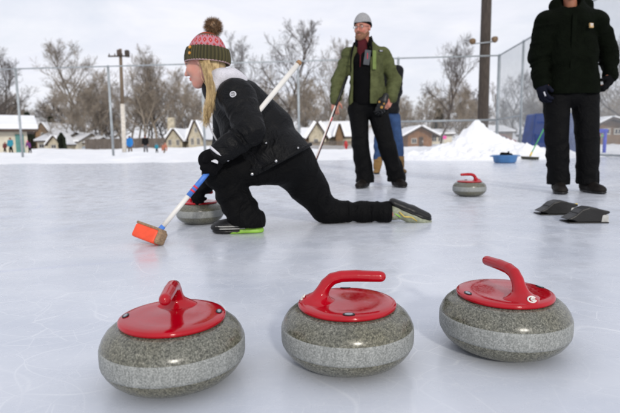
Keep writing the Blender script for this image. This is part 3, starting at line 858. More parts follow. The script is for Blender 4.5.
    S.cone(hL, kL, .118, .086, fold=(.008, 16, 8)); S.cone(kL, P(234, 197, 2.70), .086, .080, fold=(.010, 22, 8)); S.cone(P(234, 197, 2.70), P(247, 220, 2.71), .080, .095, fold=(.010, 26, 9), k=.02)
    S.cone(pel, hR, .13, .135); S.cone(hR, kR + np.array([-.03, 0, .03]), .138, .082, fold=(.008, 12, 7))
    S.cone(kR + np.array([-.02, 0, .012]), kR, .075, .072)
    S.cone(kR, P(362, 213, 3.0)*np.array([1, 1, 0]) + np.array([0, 0, .066]), .068, .060, fold=(.007, 26, 9)); S.cone(P(362, 213, 3.0)*np.array([1, 1, 0]) + np.array([0, 0, .066]), aR, .060, .060, fold=(.008, 30, 9), k=.015)
    hb_ = P(247, 225, 2.71); S.box(hb_ - np.array([0, 0, .10]), (.2, .2, .10), basis((0, 1, 0), (.12, 0, 1)), .002, sub=True, k=.004)
    S.cut((0, 0, .004), (0, 0, -1))
    e_ = P(391, 214, 2.99); S.box(e_ + np.array([.12, 0, 0]), (.12, .2, .2), None, .002, sub=True, k=.004)
    tr = S.build('trousers', M['black_fabric'], r)
    # gloves: near hand round the broom, far hand on the stone grip
    S = Shape(.0042, .012)
    d = nrm(P(204, 170, 2.485) - wL)
    S.cone(wL + (eL - wL)*.05, wL + d*.02, .046, .042)
    S.ell(P(208.5, 160, 2.50), (.052, .045, .050), k=.02)
    S.ell(wL + d*.045 + np.array([0, .02, 0]), (.052, .047, .056), k=.02)
    add_hand(S, wL + d*.0 + np.array([0, .025, 0]), d, (.30, -.75, -.45), (-.2, 0, 1), .95, (45, 80, 60), grow=.0075, k=.006)
    gl = S.build('glove', M['knit_black'], r)
    c1, c2 = P(211, 149, 2.475), P(225.5, 160, 2.475)
    fw = nrm(eL - wL); B2 = basis(nrm(c2 - c1), fw)
    mb = MB(); pts = []
    cc = wL + fw*.004; 
    for k in range(41):
        q = 2*math.pi*k/40; pts.append(cc + B2[:, 1]*math.cos(q)*.0515 + B2[:, 0]*math.sin(q)*.0515)
    mb.tube(pts, .008, 8, False).build('cuff', M['white_rib'], gl, True)
    lc = P(214.8, 161.5, 2.430)
    poly = [(-.016, -.006), (.016, -.006), (.016, .0), (.0135, .006), (.007, .0095), (-.001, .0095), (-.008, .006), (-.012, .001), (-.016, .0)]
    mb = MB(); mb.prism(poly, -.006, lc, nrm((.93, .0, -.36)), nrm((.36, .0, .93))); mb.build('glove_logo', M['white_rib'], gl)
    S = Shape(.0042, .012)
    g = P(204, 194, 3.07); d = nrm(P(205, 188, 3.07) - wR)
    S.cone(wR, wR + d*.04, .038, .036)
    W2 = P(207.5, 185.5, 3.07)
    S.cone(wR + d*.03, W2, .036, .032)
    S.ell(P(204, 190.5, 3.06), (.05, .04, .024), k=.02); add_hand(S, W2 + np.array([.01, -.015, -.002]), nrm(P(198, 192, 3.0) - W2), (.1, .1, -1), (0, 1, .1), .98, (30, 60, 55), grow=.007)
    S.build('glove', M['knit_black'], r)
    # front shoe: flat on the ice
    hp = G(264, 231); hp[1] = 2.72; tp = G(214.5, 232.0); tp[1] = 2.69
    up, f, Bs = shoe(r, 'shoe', (hp[0], 2.72, .001), (tp[0] - hp[0], -.03, 0), (0, 0, 1), L=abs(tp[0] - hp[0]), upper=M['rubber'], sole=M['rubber'], w=.046, h=.005)
    Lf = abs(tp[0] - hp[0])
    for z in (.030, .043):   # stripes on the slip-over cover
        pts = [f(-.040*math.cos(q) if 0 else x, y, z) for x, y in [(-.047, Lf*.45), (-.050, Lf*.62), (-.050, Lf*.75), (-.043, Lf*.87), (-.028, Lf*.95), (0, Lf*.985)]]
        pts2 = [f(-p_[0], p_[1], z) for p_ in []]
        for sg in (1, -1):
            pp = [hp*0 + q for q in [f(sg*x, y, z) for x, y in [(.049, Lf*.36), (.053, Lf*.50), (.0535, Lf*.68), (.048, Lf*.82), (.034, Lf*.93), (0.0, Lf*.985)]]]
            MB().tube(pp, .0028, 6).build('stripe', M['stripe_white'], up, True)
    S = Shape(.004, .01); S.cone(f(0, .036, .009), f(0, Lf*.58, .009), .040, .047, flat=(0, 0, 1, 2.2)); S.cone(f(0, .036, .022), f(0, Lf*.42, .018), .036, .043, flat=(0, 0, 1, 2.2)); S.cut(f(0, 0, 0.0005), (0, 0, -1)); S.build('green_sole', M['lime'], up)
    S = Shape(.004, .01); S.cone(f(0, .04, .040), f(0, Lf*.3, .045), .037, .041); S.cut(f(0, 0, .03), (0, 0, -1)); S.build('heel_counter', M['shoe_pale'], up)
    # trailing shoe: toe down on the ice, dark slider sole turned up
    heel = P(390.5, 200, 2.975); toe = P(431, 216.5, 2.985); Dd = nrm(toe - heel)
    Uu = np.array([-.35, .25, -.9]); Lb = np.linalg.norm(toe - heel)
    up2, f2, B3 = shoe(r, 'shoe', heel - Uu*0, Dd, Uu, L=Lb + .01, upper=M['shoe_pale'], sole=M['rubber'], w=.043, h=.005)
    S = Shape(.004, .012)
    for a, b_, ra, rb in ((.03, .09, .036, .036), (.09, .15, .036, .041), (.15, Lb - .03, .043, .034)):
        S.cone(f2(0, a, .004), f2(0, b_, .004), ra, rb, flat=(*B3[:, 2], 1.7))
    S.build('slider_sole', M['rubber'], up2)
    MB().tube([f2(-.044, .07, .035), f2(-.047, .11, .05), f2(-.047, .15, .035), f2(-.045, .19, .045)], .005, 6).build('trim', M['gold'], up2, True)
    MB().tube([f2(-.040, .05, .055), f2(-.045, .09, .062)], .004, 6).build('trim', M['lime'], up2, True)
    return r
girl()

# curling broom of the kneeling woman
def broom_girl():
    a = P(160.5, 229.5, 2.40); b = P(300, 61.5, 2.66)
    r = empty('curling_broom', (a[0], a[1], 0), 'white-handled curling broom with orange-red head under the kneeling woman\'s arm', 'broom')
    d = b - a; rad = lambda t: .0118 + .0022*t
    at = lambda t: a + d*t
    MB().tube([at(0), at(.22)], [rad(0), rad(.2)], 16).build('handle', M['white_paint'], r, True)
    MB().tube([at(.35), at(.985)], [rad(.3)*.93, rad(1)], 16).build('upper_handle', M['white_paint'], r, True)
    MB().tube([at(.19), at(.36)], [rad(.2)*1.06, rad(.3)*1.06], 16).build('wrap', M['blue_wrap'], r, True)
    mb = MB()
    for t in (.215, .236): mb.tube([at(t), at(t + .009)], rad(.2)*1.10, 16)
    mb.build('print', M['red_mark'], r, True)
    MB().tube([at(.982), at(1.0)], [rad(1)*1.08, rad(1)*.95], 16).build('end_cap', M['cork'], r, True)
    MB().tube([at(-.022), at(.0), at(.02)], [.015, .015, .0125], 16).build('joint', M['blue_wrap'], r, True)
    # head: long side runs from far left to near right
    e1 = P(135, 237.5, 2.52); e2 = P(162, 240.5, 2.375)
    e1[2] = .036; e2[2] = .036
    ex = nrm(P(160, 240, 2.37)*np.array([1, 1, 0]) - P(136, 236, 2.47)*np.array([1, 1, 0])); 
    c = P(148.5, 237.5, 2.41); c[2] = max(c[2], .050)
    B = basis((.86, -.46, -.20), nrm([.45, .25, .86]))  # right, forward(long), up
    S = Shape(.003, .006); S.box(c, (.034, .074, .034), B, .012); 
    S.build('brush_pad', M['orange'], r, frame=(c, B))
    S = Shape(.003, .006); S.box(c + B[:, 2]*.039, (.028, .080, .007), B, .006)
    S.box(c + B[:, 1]*.080 + B[:, 2]*.004, (.030, .014, .034), B, .013)
    S.build('brush_back', M['tan_foam'], r)
broom_girl()

# ------------------------------------------------------------------ standing figures
def standing(r, J, skinm, jac, trm, bootm, sp):
    """J: joints; sp: radii and options"""
    F = J['F']; Bt = basis(F); s = sp.get('s', 1.0); h = sp.get('h', .0075)
    H, HB = J['H'], J['HB']
    S = Shape(h if h > .012 else .006, .03)
    L = head_prims(S, H, HB, s)
    S.cone(L(0, -.02, -.06), J['che'] + np.array([0, 0.01, .10]), .052*s, .055*s)
    S.cone(J['che'] + np.array([0, 0, .02]), J['pel'], .095*s, .11*s)
    for q in 'LR':
        S.cone(J['che'] + np.array([0, 0.01, .06]), J['s' + q], .055, .050)
        S.chain([J['s' + q], J['e' + q], J['w' + q]], [.05, .04, .028])
        S.chain([J['pel'], J['h' + q], J['k' + q], J['a' + q]], [.10, .085, .058, .042])
        a_ = J['a' + q]; b_ = np.array([a_[0], a_[1], .055]); S.cone(a_, b_, .036, .030); S.cone(b_, b_ + J['f' + q]*.10 - np.array([0, 0, .012]), .028, .022)
        if 'hand' in sp: sp['hand'](S, q, 0.0)
    S.cut((0, 0, .02), (0, 0, -1)); S.build('body', skinm, r)
    fl = (Bt[0, 1], Bt[1, 1], 0, 1.0)
    # trousers
    S = Shape(h, .03); ro = sp['leg']
    S.cone(J['pel'] + np.array([0, 0, .06]), J['pel'], ro[0]*1.15, ro[0]*1.2)
    for q in 'LR':
        S.cone(J['pel'], J['h' + q], ro[0]*1.0, ro[0], k=.03)
        S.cone(J['h' + q], J['k' + q], ro[0], ro[1], fold=(.007, 7, 8), k=.02); S.cone(J['k' + q], J['a' + q], ro[1], ro[2], fold=(.010, 11, 10), k=.012)
        a = J['a' + q]; S.cone(a, a - np.array([0, 0, .03]), ro[2], ro[2]*1.04, fold=(.008, 40, 14), k=.01)
    S.cut((0, 0, sp.get('cuff', .05)), (0, 0, -1))
    S.build('trousers', trm, r)
    for q in 'LR':
        a = J['a' + q]; f = J['f' + q]; hl = np.array([a[0], a[1], .001]) - f*.075
        shoe(r, 'boot', hl, f, (0, 0, 1), L=sp.get('bl', .30), upper=bootm, sole=M['rubber'], high=sp.get('high', .05), w=sp.get('bw', .05), h=max(.007, h))
    return L, Bt

def man_green():
    Y = 5.45
    r = empty('person', (X(375, Y), Y, 0), 'bearded man in open green fleece and grey beanie, gloves in one hand', 'person')
    FH = nrm([-.50, -.86, -.10]); HB = basis(FH)
    H = P(362.5, 28.5, Y - .02)
    J = dict(F=nrm([-.22, -.97, 0]), H=H, HB=HB, che=P(366, 62, Y), pel=P(368, 104, Y),
             sL=P(349, 55, Y - .0), eL=P(338.5, 81, Y + .03), wL=P(335.5, 100, Y - .08),
             sR=P(383, 55, Y + .0), eR=P(394.5, 80, Y + .04), wR=P(391, 98, Y - .13),
             hL=P(358, 110, Y), kL=P(360.5, 145, Y - .03), aL=P(365, 177, Y - .0),
             hR=P(377, 110, Y), kR=P(387, 146, Y - .06), aR=P(396.5, 174, Y + .05),
             fL=nrm([-.45, -.9, 0]), fR=nrm([.25, -.97, 0]))
    J['aL'][2] = .10; J['aR'][2] = .11
    hb = {}
    def hand(S, q, g):
        if q == 'L': add_hand(S, J['wL'], P(334.6, 112, Y - .10) - J['wL'], (.3, .8, -.1), (1, -.4, 0), 1.05, (25, 45, 40))
        else: add_hand(S, J['wR'], P(386.5, 108, Y - .20) - J['wR'], (-.6, .7, 0), (-.6, -.6, .2), 1.08, (35, 50, 45))
    L, Bt = standing(r, J, M['skin_man'], None, M['black_fabric'], M['boot'], dict(leg=(.105, .088, .092), hand=hand, cuff=.055, bl=.29, bw=.05, h=.007))
    # sweater
    S = Shape(.007, .03)
    S.cone(J['che'] + np.array([0, 0, .10]), J['che'], .10, .140); S.cone(J['che'], P(367, 99, Y), .140, .150, fold=(.006, 14, 7))
    S.cut(P(367, 105, Y), (0, 0, -1))
    S.build('sweater', M['black_sweater'], r)
    S = Shape(.005, .02)
    S.cone(P(362, 43, Y - .035), P(362.5, 50, Y - .06), .056, .058); S.cone(P(362.5, 50, Y - .06), P(361.0, 55, Y - .095), .052, .022)
    S.build('turtleneck', M['burgundy'], r)
    MB().tube([P(360.5, 55, Y - .155), P(360, 67, Y - .165)], .006, 8).build('zip_pull', M['burgundy'], r, True)
    # fleece jacket, open in front
    S = Shape(.0065, .035)
    c0 = J['che'] + np.array([0, 0, .13]); c1 = J['che']; c2 = P(367.5, 100, Y)
    S.cone(c0, c1, .110, .165); S.cone(c1, c2, .165, .188, fold=(.011, 12, 6)); S.cone(c2, c2 - np.array([0, 0, .15]), .192, .195, fold=(.008, 12, 6))
    for q, ww in (('L', 1), ('R', -1)):
        S.cone(c0 - np.array([0, 0, .02]), J['s' + q], .09, .072, k=.04)
        S.cone(J['s' + q], J['e' + q], .074, .068, fold=(.012, 22, 8), k=.02)
        S.cone(J['e' + q], J['w' + q] + (J['e' + q] - J['w' + q])*.0, .074, .056, fold=(.011, 30, 9), k=.02)
    S.cone(P(363, 41, Y - .01), P(365, 49, Y - .0), .082, .11, k=.02)
    # inner hollow
    S.cone(c0, c1, .08, .145, sub=True, k=.01); S.cone(c1, c2 - np.array([0, 0, .2]), .145, .168, sub=True, k=.01)
    S.cone(P(362, 32, Y - .03), P(364, 47, Y - .03), .068, .074, sub=True, k=.01)
    # opening: wedge at the front from collar to hem
    fx = Bt[:, 1]
    oc = P(359.5, 74, Y - .17)
    S.box(oc + np.array([0, 0, -.05]), (.108, .10, .50), basis(J['F']), .02, sub=True, k=.01)
    for q in 'LR': S.cut(J['w' + q]*1.0 + nrm(J['w' + q] - J['e' + q])*5, (0, 0, 1)) if 0 else None
    S.cut(P(367, 105, Y), (0, 0, -1))
    jk = S.build('fleece_jacket', M['fleece'], r)
    # black lining: a standing ring inside the collar and strips down both edges of the opening
    S = Shape(.005, .012)
    S.cone(P(363.5, 37.5, Y + .01), P(364.5, 48, Y - .01), .088, .112)
    S.cone(P(363, 30, Y - .0), P(364.5, 50, Y - .02), .070, .095, sub=True, k=.008)
    S.box(P(362, 40, Y - .17), (.052, .13, .2), basis(J['F']), .01, sub=True, k=.006)
    S.cut(P(364, 35.5, Y), (.08, 0, 1)); S.cut(P(364, 48, Y), (0, 0, -1))
    lin = S.build('collar_lining', M['black_sweater'], jk)
    for pts in (((354.5, 43, .115), (352.5, 49, .150), (351.0, 58, .172), (350.6, 72, .185)), ((370.8, 41, .105), (371.5, 48, .145), (371.6, 56, .178))):
        MB().tube([P(a, b, Y - c) for a, b, c in pts], [.012, .011, .008, .005][:len(pts)], 8).build('lining_edge', M['black_sweater'], lin, True)
    # chest panels and label
    MB().box(P(374.4, 60, Y - .186), (.020, .005, .095), basis((.25, -.97, 0))).build('pocket_panel', M['fleece_pale'], jk, bevel=.004)
    MB().box(P(367.2, 57.5, Y - .165), (.032, .006, .075), basis((-.05, -1, 0), (.15, 0, 1))).build('chest_pocket', M['grey_panel'], jk, bevel=.004)
    MB().tube([P(367.6, 53, Y - .174), P(367.4, 59, Y - .174)], .004, 6).build('pocket_zip', M['red_mark'], jk)
    lp = P(380.8, 51, Y - .168); Bl = basis((.45, -.9, .1))
    lb = MB().box(lp, (.024, .005, .009), Bl).build('label_patch', M['navy'], jk)
    mk = MB()
    for q in range(5): mk.box(lp + Bl @ np.array([-.014 + .007*q, .0055, -.002]), (.0022, .001, .0035), Bl)
    mk.box(lp + Bl @ np.array([0, .0055, .0055]), (.019, .001, .0012), Bl)
    mk.build('label_lettering', M['white_rib'], lb)
    # face details
    for x in (-1, 1):
        e = Shape(.0028, .002); e.ell(L(x*.031, .0815, .010), .0125); ey = e.build('eye', M['eye_white'], r)
        e = Shape(.0022, .002); e.ell(L(x*.0315, .091, .010), (.006, .004, .006), HB); e.build('iris', M['iris'], ey)
        e = Shape(.0025, .003); e.cone(L(x*.014, .100, .031), L(x*.048, .088, .031), .005, .003); e.build('eyebrow', M['hair_red'], r)
    S = Shape(.0035, .012)
    S.cone(L(-.060, .008, -.052), L(-.030, .060, -.088), .020, .026); S.cone(L(.060, .008, -.052), L(.030, .060, -.088), .020, .026)
    S.cone(L(-.025, .068, -.088), L(.025, .068, -.088), .030, .030); S.ell(L(0, .078, -.104), (.030, .024, .024), HB)
    S.cone(L(-.028, .082, -.056), L(0, .102, -.044), .009, .009); S.cone(L(.028, .082, -.056), L(0, .102, -.044), .009, .009)
    S.cone(L(-.030, .080, -.058), L(-.026, .08, -.08), .012, .012); S.cone(L(.030, .080, -.058), L(.026, .08, -.08), .012, .012)
    S.ell(L(0, .108, -.0615), (.017, .014, .0065), HB, sub=True, k=.004)
    S.build('beard', M['hair_red'], r)
    e = Shape(.003, .002); e.ell(L(0, .091, -.0615), (.016, .008, .006), HB); e.build('mouth', M['lip'], r)
    mb = MB()
    for x in (-1, 1):
        pts = [L(x*.034 + .023*math.cos(t), .110 - .006*abs(math.cos(t)), .006 + .016*math.sin(t)) for t in np.linspace(0, 2*math.pi, 25)]
        mb.tube(pts, .0018, 6, False)
        mb.tube([L(x*.057, .104, .010), L(x*.078, .02, .012), L(x*.080, -.01, .010)], .002, 6)
    mb.tube([L(-.011, .110, .010), L(.011, .110, .010)], .0018, 6)
    mb.build('glasses', M['lens'], r, True)
    # beanie: grey with a black inner edge
    hat, _ = hat_dome(r, H, HB, M['grey_knit'], top=.158, zlo=.052, rx=.091, ry=.110, name='beanie')
    S = Shape(.004, .01); S.ell(L(0, -.014, .03), (.092, .112, .115), HB); S.cut(L(0, 0, .056), HB[:, 2] + HB[:, 1]*-.15); S.cut(L(0, 0, .030), -HB[:, 2] + HB[:, 1]*.25)
    S.build('beanie_edge', M['black_sweater'], r)
    # his broom
    a = P(347, 77, Y - .10); w = P(335.6, 106, Y - .13)
    d = nrm(w - a); d = nrm(P(314, 164.5, Y - .25) - a); t = (a[2] - .05)/-d[2]; b = a + d*t
    br = empty('curling_broom', (b[0], b[1], 0), 'dark curling broom with red and white lower shaft in the green-jacketed man\'s hand', 'broom')
    MB().tube([a, a + d*.45], .0135, 12).build('upper_shaft', M['rubber'], br, True)
    MB().tube([a + d*.45, b], .0125, 12).build('lower_shaft', M['red_mark'], br, True)
    mb = MB(); n_ = nrm(np.cross(d, (0, 1, 0)))
    mb.tube([a + d*.33 - n_*.006 + np.array([0, -.006, 0]), a + d*1.05 - n_*.006 + np.array([0, -.006, 0])], .0085, 8)
    mb.build('white_stripe', M['white_paint'], br, True)
    mb = MB(); mb.tube([a + d*.5 + n_*.006 + np.array([0, -.006, 0]), b + n_*.006 + np.array([0, -.006, 0])], .0085, 8); mb.build('black_stripe', M['rubber'], br, True)
    S = Shape(.004, .008); S.box(b + np.array([0, 0, -.015]), (.10, .035, .026), None, .012); S.build('brush_pad', M['rubber'], br)
    # pair of gloves held in the other hand
    g = P(382.5, 104, Y - .24)
    S = Shape(.004, .01)
    Dg = nrm([-.45, -.1, -.9])
    add_hand(S, g + np.array([.02, .02, .05]), Dg, (.5, .8, 0), (-1, 0, .2), .95, (25, 30, 20), grow=.006, spread=.5)
    S.cone(g + np.array([.03, .02, .03]), g + np.array([.035, .03, .08]), .03, .034)
    add_hand(S, g + np.array([-.01, .05, .03]), nrm([-.1, 0, -1]), (-.5, .8, 0), (1, 0, .2), .9, (20, 25, 20), grow=.006, spread=.5)
    go = S.build('glove_pair', M['rubber'], None); tag(go, 'dark work gloves with yellow patches held in the bearded man\'s hand', 'gloves')
    mb = MB()
    for dx, dy, dz, w in ((-.035, -.03, .02, .012), (-.012, -.042, -.035, .014), (.012, -.04, .0, .010)):
        mb = MB(); mb.lathe([(0, .004), (w, 0), (w, -.012)], g + np.array([dx, dy + .01, dz]), 10, basis((1, 0, .4), (0, -1, 0)))
        mb.build('yellow_patch', mat('ochre_patch', (.32, .17, .03), .7), go)
man_green()

def man_dark():
    Y = 4.62
    r = empty('person', (X(571, Y), Y, 0), 'man in dark work jacket and black trousers at right, his head out of frame', 'person')
    J = dict(F=nrm([-.05, -1, 0]), H=P(571, -16, Y - .05), HB=basis(nrm([-.15, -1, -.12])), che=P(571, 30, Y), pel=P(571, 92, Y),
             sL=P(547, 23, Y), eL=P(538.5, 56, Y + .02), wL=P(541, 84, Y - .04),
             sR=P(595, 21, Y), eR=P(607.5, 50, Y + .02), wR=P(610.5, 75, Y - .04),
             hL=P(556.5, 98, Y), kL=P(556.5, 138, Y - .03), aL=P(558.5, 178, Y),
             hR=P(585, 98, Y), kR=P(587, 138, Y - .03), aR=P(587.5, 178, Y),
             fL=nrm([-.30, -.95, 0]), fR=nrm([.12, -.99, 0]))
    J['aL'][2] = .115; J['aR'][2] = .115
    hw = {'L': (P(543, 98, Y - .10), (.8, .3, 0), (.3, -.9, 0), (20, 35, 30)), 'R': (P(604.5, 92, Y - .08), (-.8, .3, -.3), (-.3, -.9, 0), (22, 40, 30))}
    def hand(S, q, g):
        t, n, th, cu = hw[q]; add_hand(S, J['w' + q], t - J['w' + q], n, th, 1.0, cu)
    L, Bt = standing(r, J, M['skin_tan'], None, M['black_fabric'], M['boot'], dict(leg=(.112, .096, .090), hand=hand, cuff=.075, bl=.30, bw=.056, h=.0075, high=.04))
    S = Shape(.0075, .04)
    c0 = J['che'] + np.array([0, 0, .07]); c1 = P(571, 55, Y); c2 = P(571, 92, Y)
    for dx in (-.075, .075):
        o = np.array([dx, 0, 0])
        S.cone(c0 + o*.8, c1 + o*.95, .12, .145, fold=(.012, 9, 6)); S.cone(c1 + o*.95, c2 + o*1.1, .145, .150, fold=(.014, 10, 6))
    for q in 'LR':
        S.cone(c0 + np.array([0, 0, .01]), J['s' + q], .11, .095)
        S.cone(J['s' + q], J['e' + q], .097, .080, fold=(.014, 20, 8), k=.02); S.cone(J['e' + q], J['w' + q], .080, .062, fold=(.013, 26, 9), k=.02)
    S.cone(P(571, 4, Y + .02), P(571, 16, Y), .105, .14, k=.05); S.cone(P(557, 6, Y + .05), P(571, -2, Y + .12), .07, .08); S.cone(P(585, 6, Y + .05), P(571, -2, Y + .12), .07, .08)
    S.cone(P(571, -12, Y - .04), P(571, 7, Y - .05), .085, .066, sub=True, k=.02)
    S.cut(P(571, 95, Y), (0, 0, -1)); [S.cone(c2 + np.array([dx, 0, -.0]), c2 + np.array([dx, 0, -.12]), .12, .125, sub=True, k=.01) for dx in (-.07, .07)]
    jk = S.build('work_jacket', M['dark_green'], r)
    # front placket, pockets, patch
    MB().box(P(573, 52, Y - .150), (.020, .006, .32), basis((0, -1, 0))).build('placket', M['dark_green'], jk, bevel=.004)
    pc = P(591.3, 25.5, Y - .163); Bp = basis((.35, -.93, .12))
    pt = MB().box(pc, (.019, .006, .019), Bp).build('chest_patch', mat('tan_patch', (.55, .36, .16), .7), jk)
    mk = MB()
    arc = [(.010*math.cos(R(a)), .010*math.sin(R(a))) for a in range(-60, 241, 20)]
    mk.tube([pc + Bp @ np.array([x, .0065, z]) for x, z in arc], .0030, 6)
    mk.box(pc + Bp @ np.array([0, .0065, .012]), (.016, .001, .003), Bp)
    mk.build('patch_emblem', M['white_rib'], pt)
    for q in 'LR':
        S = Shape(.0045, .012); t, n, th, cu = hw[q]
        W = J['w' + q]; d = nrm(t - W)
        S.cone(W - d*.02, W + d*.03, .050, .045); S.ell(W + d*.06, (.042, .045, .05), k=.02)
        add_hand(S, W + d*.015, d, n, th, 1.08, cu, grow=.007, spread=.4)
        gl = S.build('glove', M['navy'] if q == 'L' else M['knit_black'], r)
        if q == 'L': MB().tube([P(544, 92, Y - .125), P(545.5, 96, Y - .14)], .006, 8).build('glove_logo', M['white_rib'], gl, True)
    # short hair and cap so that the head is complete above the frame
    hat_dome(r, J['H'], J['HB'], M['black_sweater'], top=.15, zlo=.045, rx=.09, ry=.11, name='cap')
man_dark()

def woman_back():
    Y = 7.9
    r = empty('person', (X(389, Y), Y, 0), 'person in jeans and tan boots standing mostly hidden behind the green-jacketed man', 'person')
    J = dict(F=nrm([-.1, -1, 0]), H=P(383, 61, Y), HB=basis((-.2, -1, 0)), che=P(388, 84, Y), pel=P(388, 112, Y),
             sL=P(376, 74, Y), eL=P(373, 95, Y), wL=P(375, 110, Y - .1), sR=P(397.5, 71, Y), eR=P(397.5, 92, Y), wR=P(394, 108, Y - .06),
             hL=P(382, 118, Y), kL=P(379, 141, Y), aL=P(377.5, 163, Y), hR=P(394, 118, Y), kR=P(398, 141, Y), aR=P(400, 163, Y),
             fL=nrm([-.3, -1, 0]), fR=nrm([.3, -1, 0]))
    J['aL'][2] = .1; J['aR'][2] = .1
    def hand(S, q, g): add_hand(S, J['w' + q], (0, -.1, -1), (0, 1, 0), (0, -1, 0), .9)
    standing(r, J, M['skin_girl'], None, M['denim'], M['suede'], dict(leg=(.095, .075, .062), hand=hand, cuff=.20, h=.008, bl=.25, bw=.044))
    for q in 'LR':
        S = Shape(.008, .01); a = J['a' + q]; S.cone(a + np.array([0, 0, .0]), np.array([a[0], a[1], .26]) + (J['k' + q] - a)*np.array([.3, .3, 0]), .062, .072, fold=(.006, 20, 10)); S.cut((0, 0, .27), (0, 0, 1)); S.build('boot_shaft', M['suede'], r)
    S = Shape(.008, .04)
    S.cone(J['che'] + np.array([0, 0, .1]), J['pel'] + np.array([0, 0, 0.05]), .14, .17, fold=(.01, 12, 6))
    for q in 'LR':
        S.cone(J['che'] + np.array([0, 0, .1]), J['s' + q], .1, .08); S.cone(J['s' + q], J['e' + q], .08, .065, fold=(.01, 24, 8)); S.cone(J['e' + q], J['w' + q], .065, .05)
    S.cut(P(388, 114, Y), (0, 0, -1))
    S.build('coat', M['black_jacket'], r)
    hat_dome(r, J['H'], J['HB'], M['black_sweater'], top=.15, zlo=.03, name='beanie')
woman_back()

# far people at the other end of the field
def far_person(px, py, Y, hgt, coat, leg, label, lean=0, crouch=False, facing=(-.3, -1, 0), hatm=None, wide=1.0):
    b = P(px, py, Y); gz = float(ground_z(np.array([b[0]]), np.array([Y]))[0]); b[2] = max(gz, b[2])
    r = empty('person', b, label, 'person', 'people out on the snowy field')
    s = hgt/1.7; q = lambda x, y, z: b + np.array([x, y, z])*s
    ln = lean
    if not crouch:
        pel, che, hd = q(0, 0, .90), q(ln*.5, 0, 1.32), q(ln*.8, 0, 1.57)
        kn = [q(-.12, 0, .48), q(.12, -.03, .48)]; an = [q(-.15, 0, .08), q(.15, 0, .08)]
    else:
        pel, che, hd = q(0, 0, .42), q(ln*.6, 0, .75), q(ln, 0, .98)
        kn = [q(ln*.8, -.08, .40), q(ln*.7, .08, .36)]; an = [q(ln*.4, -.1, .06), q(ln*.3, .1, .06)]
    S = Shape(.02, .04); B = basis(facing)
    S.ell(hd, np.array((.085, .10, .12))*s, B); S.cone(hd, che, .06*s, .07*s); S.cone(che, pel, .11*s, .11*s)
    S.ell(hd + B @ np.array([0, .1, -.01])*s, .025*s)
    sh = [che + np.array([-.19, 0, .06])*s, che + np.array([.19, 0, .06])*s]
    el = [sh[0] + np.array([-.07, -.03, -.28])*s, sh[1] + np.array([.07, -.05, -.28])*s]
    wr = [el[0] + np.array([.02, -.10, -.24])*s, el[1] + np.array([0, -.10, -.24])*s]
    for i in (0, 1):
        S.chain([sh[i], el[i], wr[i]], [.05*s, .045*s, .035*s]); S.ell(wr[i] - np.array([0, 0, .06])*s, .045*s)
        S.chain([pel, kn[i], an[i]], [.08*s, .05*s, .04*s]); S.cone(an[i], an[i] + np.array([facing[0], facing[1], 0])*.12*s, .04*s, .035*s)
    S.build('body', M['skin_man'], r)
    S = Shape(.02, .05)
    S.cone(che, pel, .16*s*wide, .18*s*wide, fold=(.015, 8, 5))
    for i in (0, 1): S.chain([che, sh[i], el[i], wr[i]], [.12*s, .085*s, .07*s, .06*s])
    S.build('coat', coat, r)
    S = Shape(.02, .03)
    for i in (0, 1):
        S.chain([pel, kn[i], an[i]], [.12*s, .08*s, .075*s]); S.cone(an[i] - np.array([0, 0, .04])*s, an[i] + np.array([facing[0], facing[1], -.3])*.12*s, .05*s, .045*s)
    S.build('trousers', leg, r)
    S = Shape(.015, .02); S.ell(hd + np.array([0, 0, .045])*s, np.array((.11, .12, .11))*s); S.cut(hd + np.array([0, 0, .0]), (0, 0, -1)); S.build('hat', hatm or M['black_sweater'], r)
far_person(130.5, 154.5, 50, 1.75, M['blue_coat'], M['tan_cloth'], 'adult in a bright blue coat on the snow by the pale utility pole', wide=1.5, hatm=M['brow'])
far_person(146, 153.5, 50, 1.8, M['black_jacket'], M['grey_cloth'], 'slim adult in black to the right of the one in bright blue')
far_person(157, 153.5, 50, 1.0, M['teal_coat'], M['black_fabric'], 'small child in teal standing between the adult in black and the crouching one', hatm=M['teal_coat'])
far_person(163.5, 153, 49, 1.45, M['orange_coat'], M['tan_cloth'], 'figure in orange crouching beside the teal child', lean=.25, crouch=True, hatm=M['orange_coat'])
far_person(11.5, 155, 33, 1.05, M['teal_coat'], M['black_fabric'], 'child in teal coat in front of the cream hall, left of its door', hatm=M['brow'])
far_person(5.5, 155.5, 33, .72, M['maroon_coat'], M['black_fabric'], 'toddler in dark maroon at the left edge beside the child in teal', lean=.1, hatm=M['maroon_coat'])
far_person(30.5, 156, 34, .85, M['purple_coat'], M['black_fabric'], 'child in purple leaning over right of the teal door', lean=-.35, hatm=M['pink'])

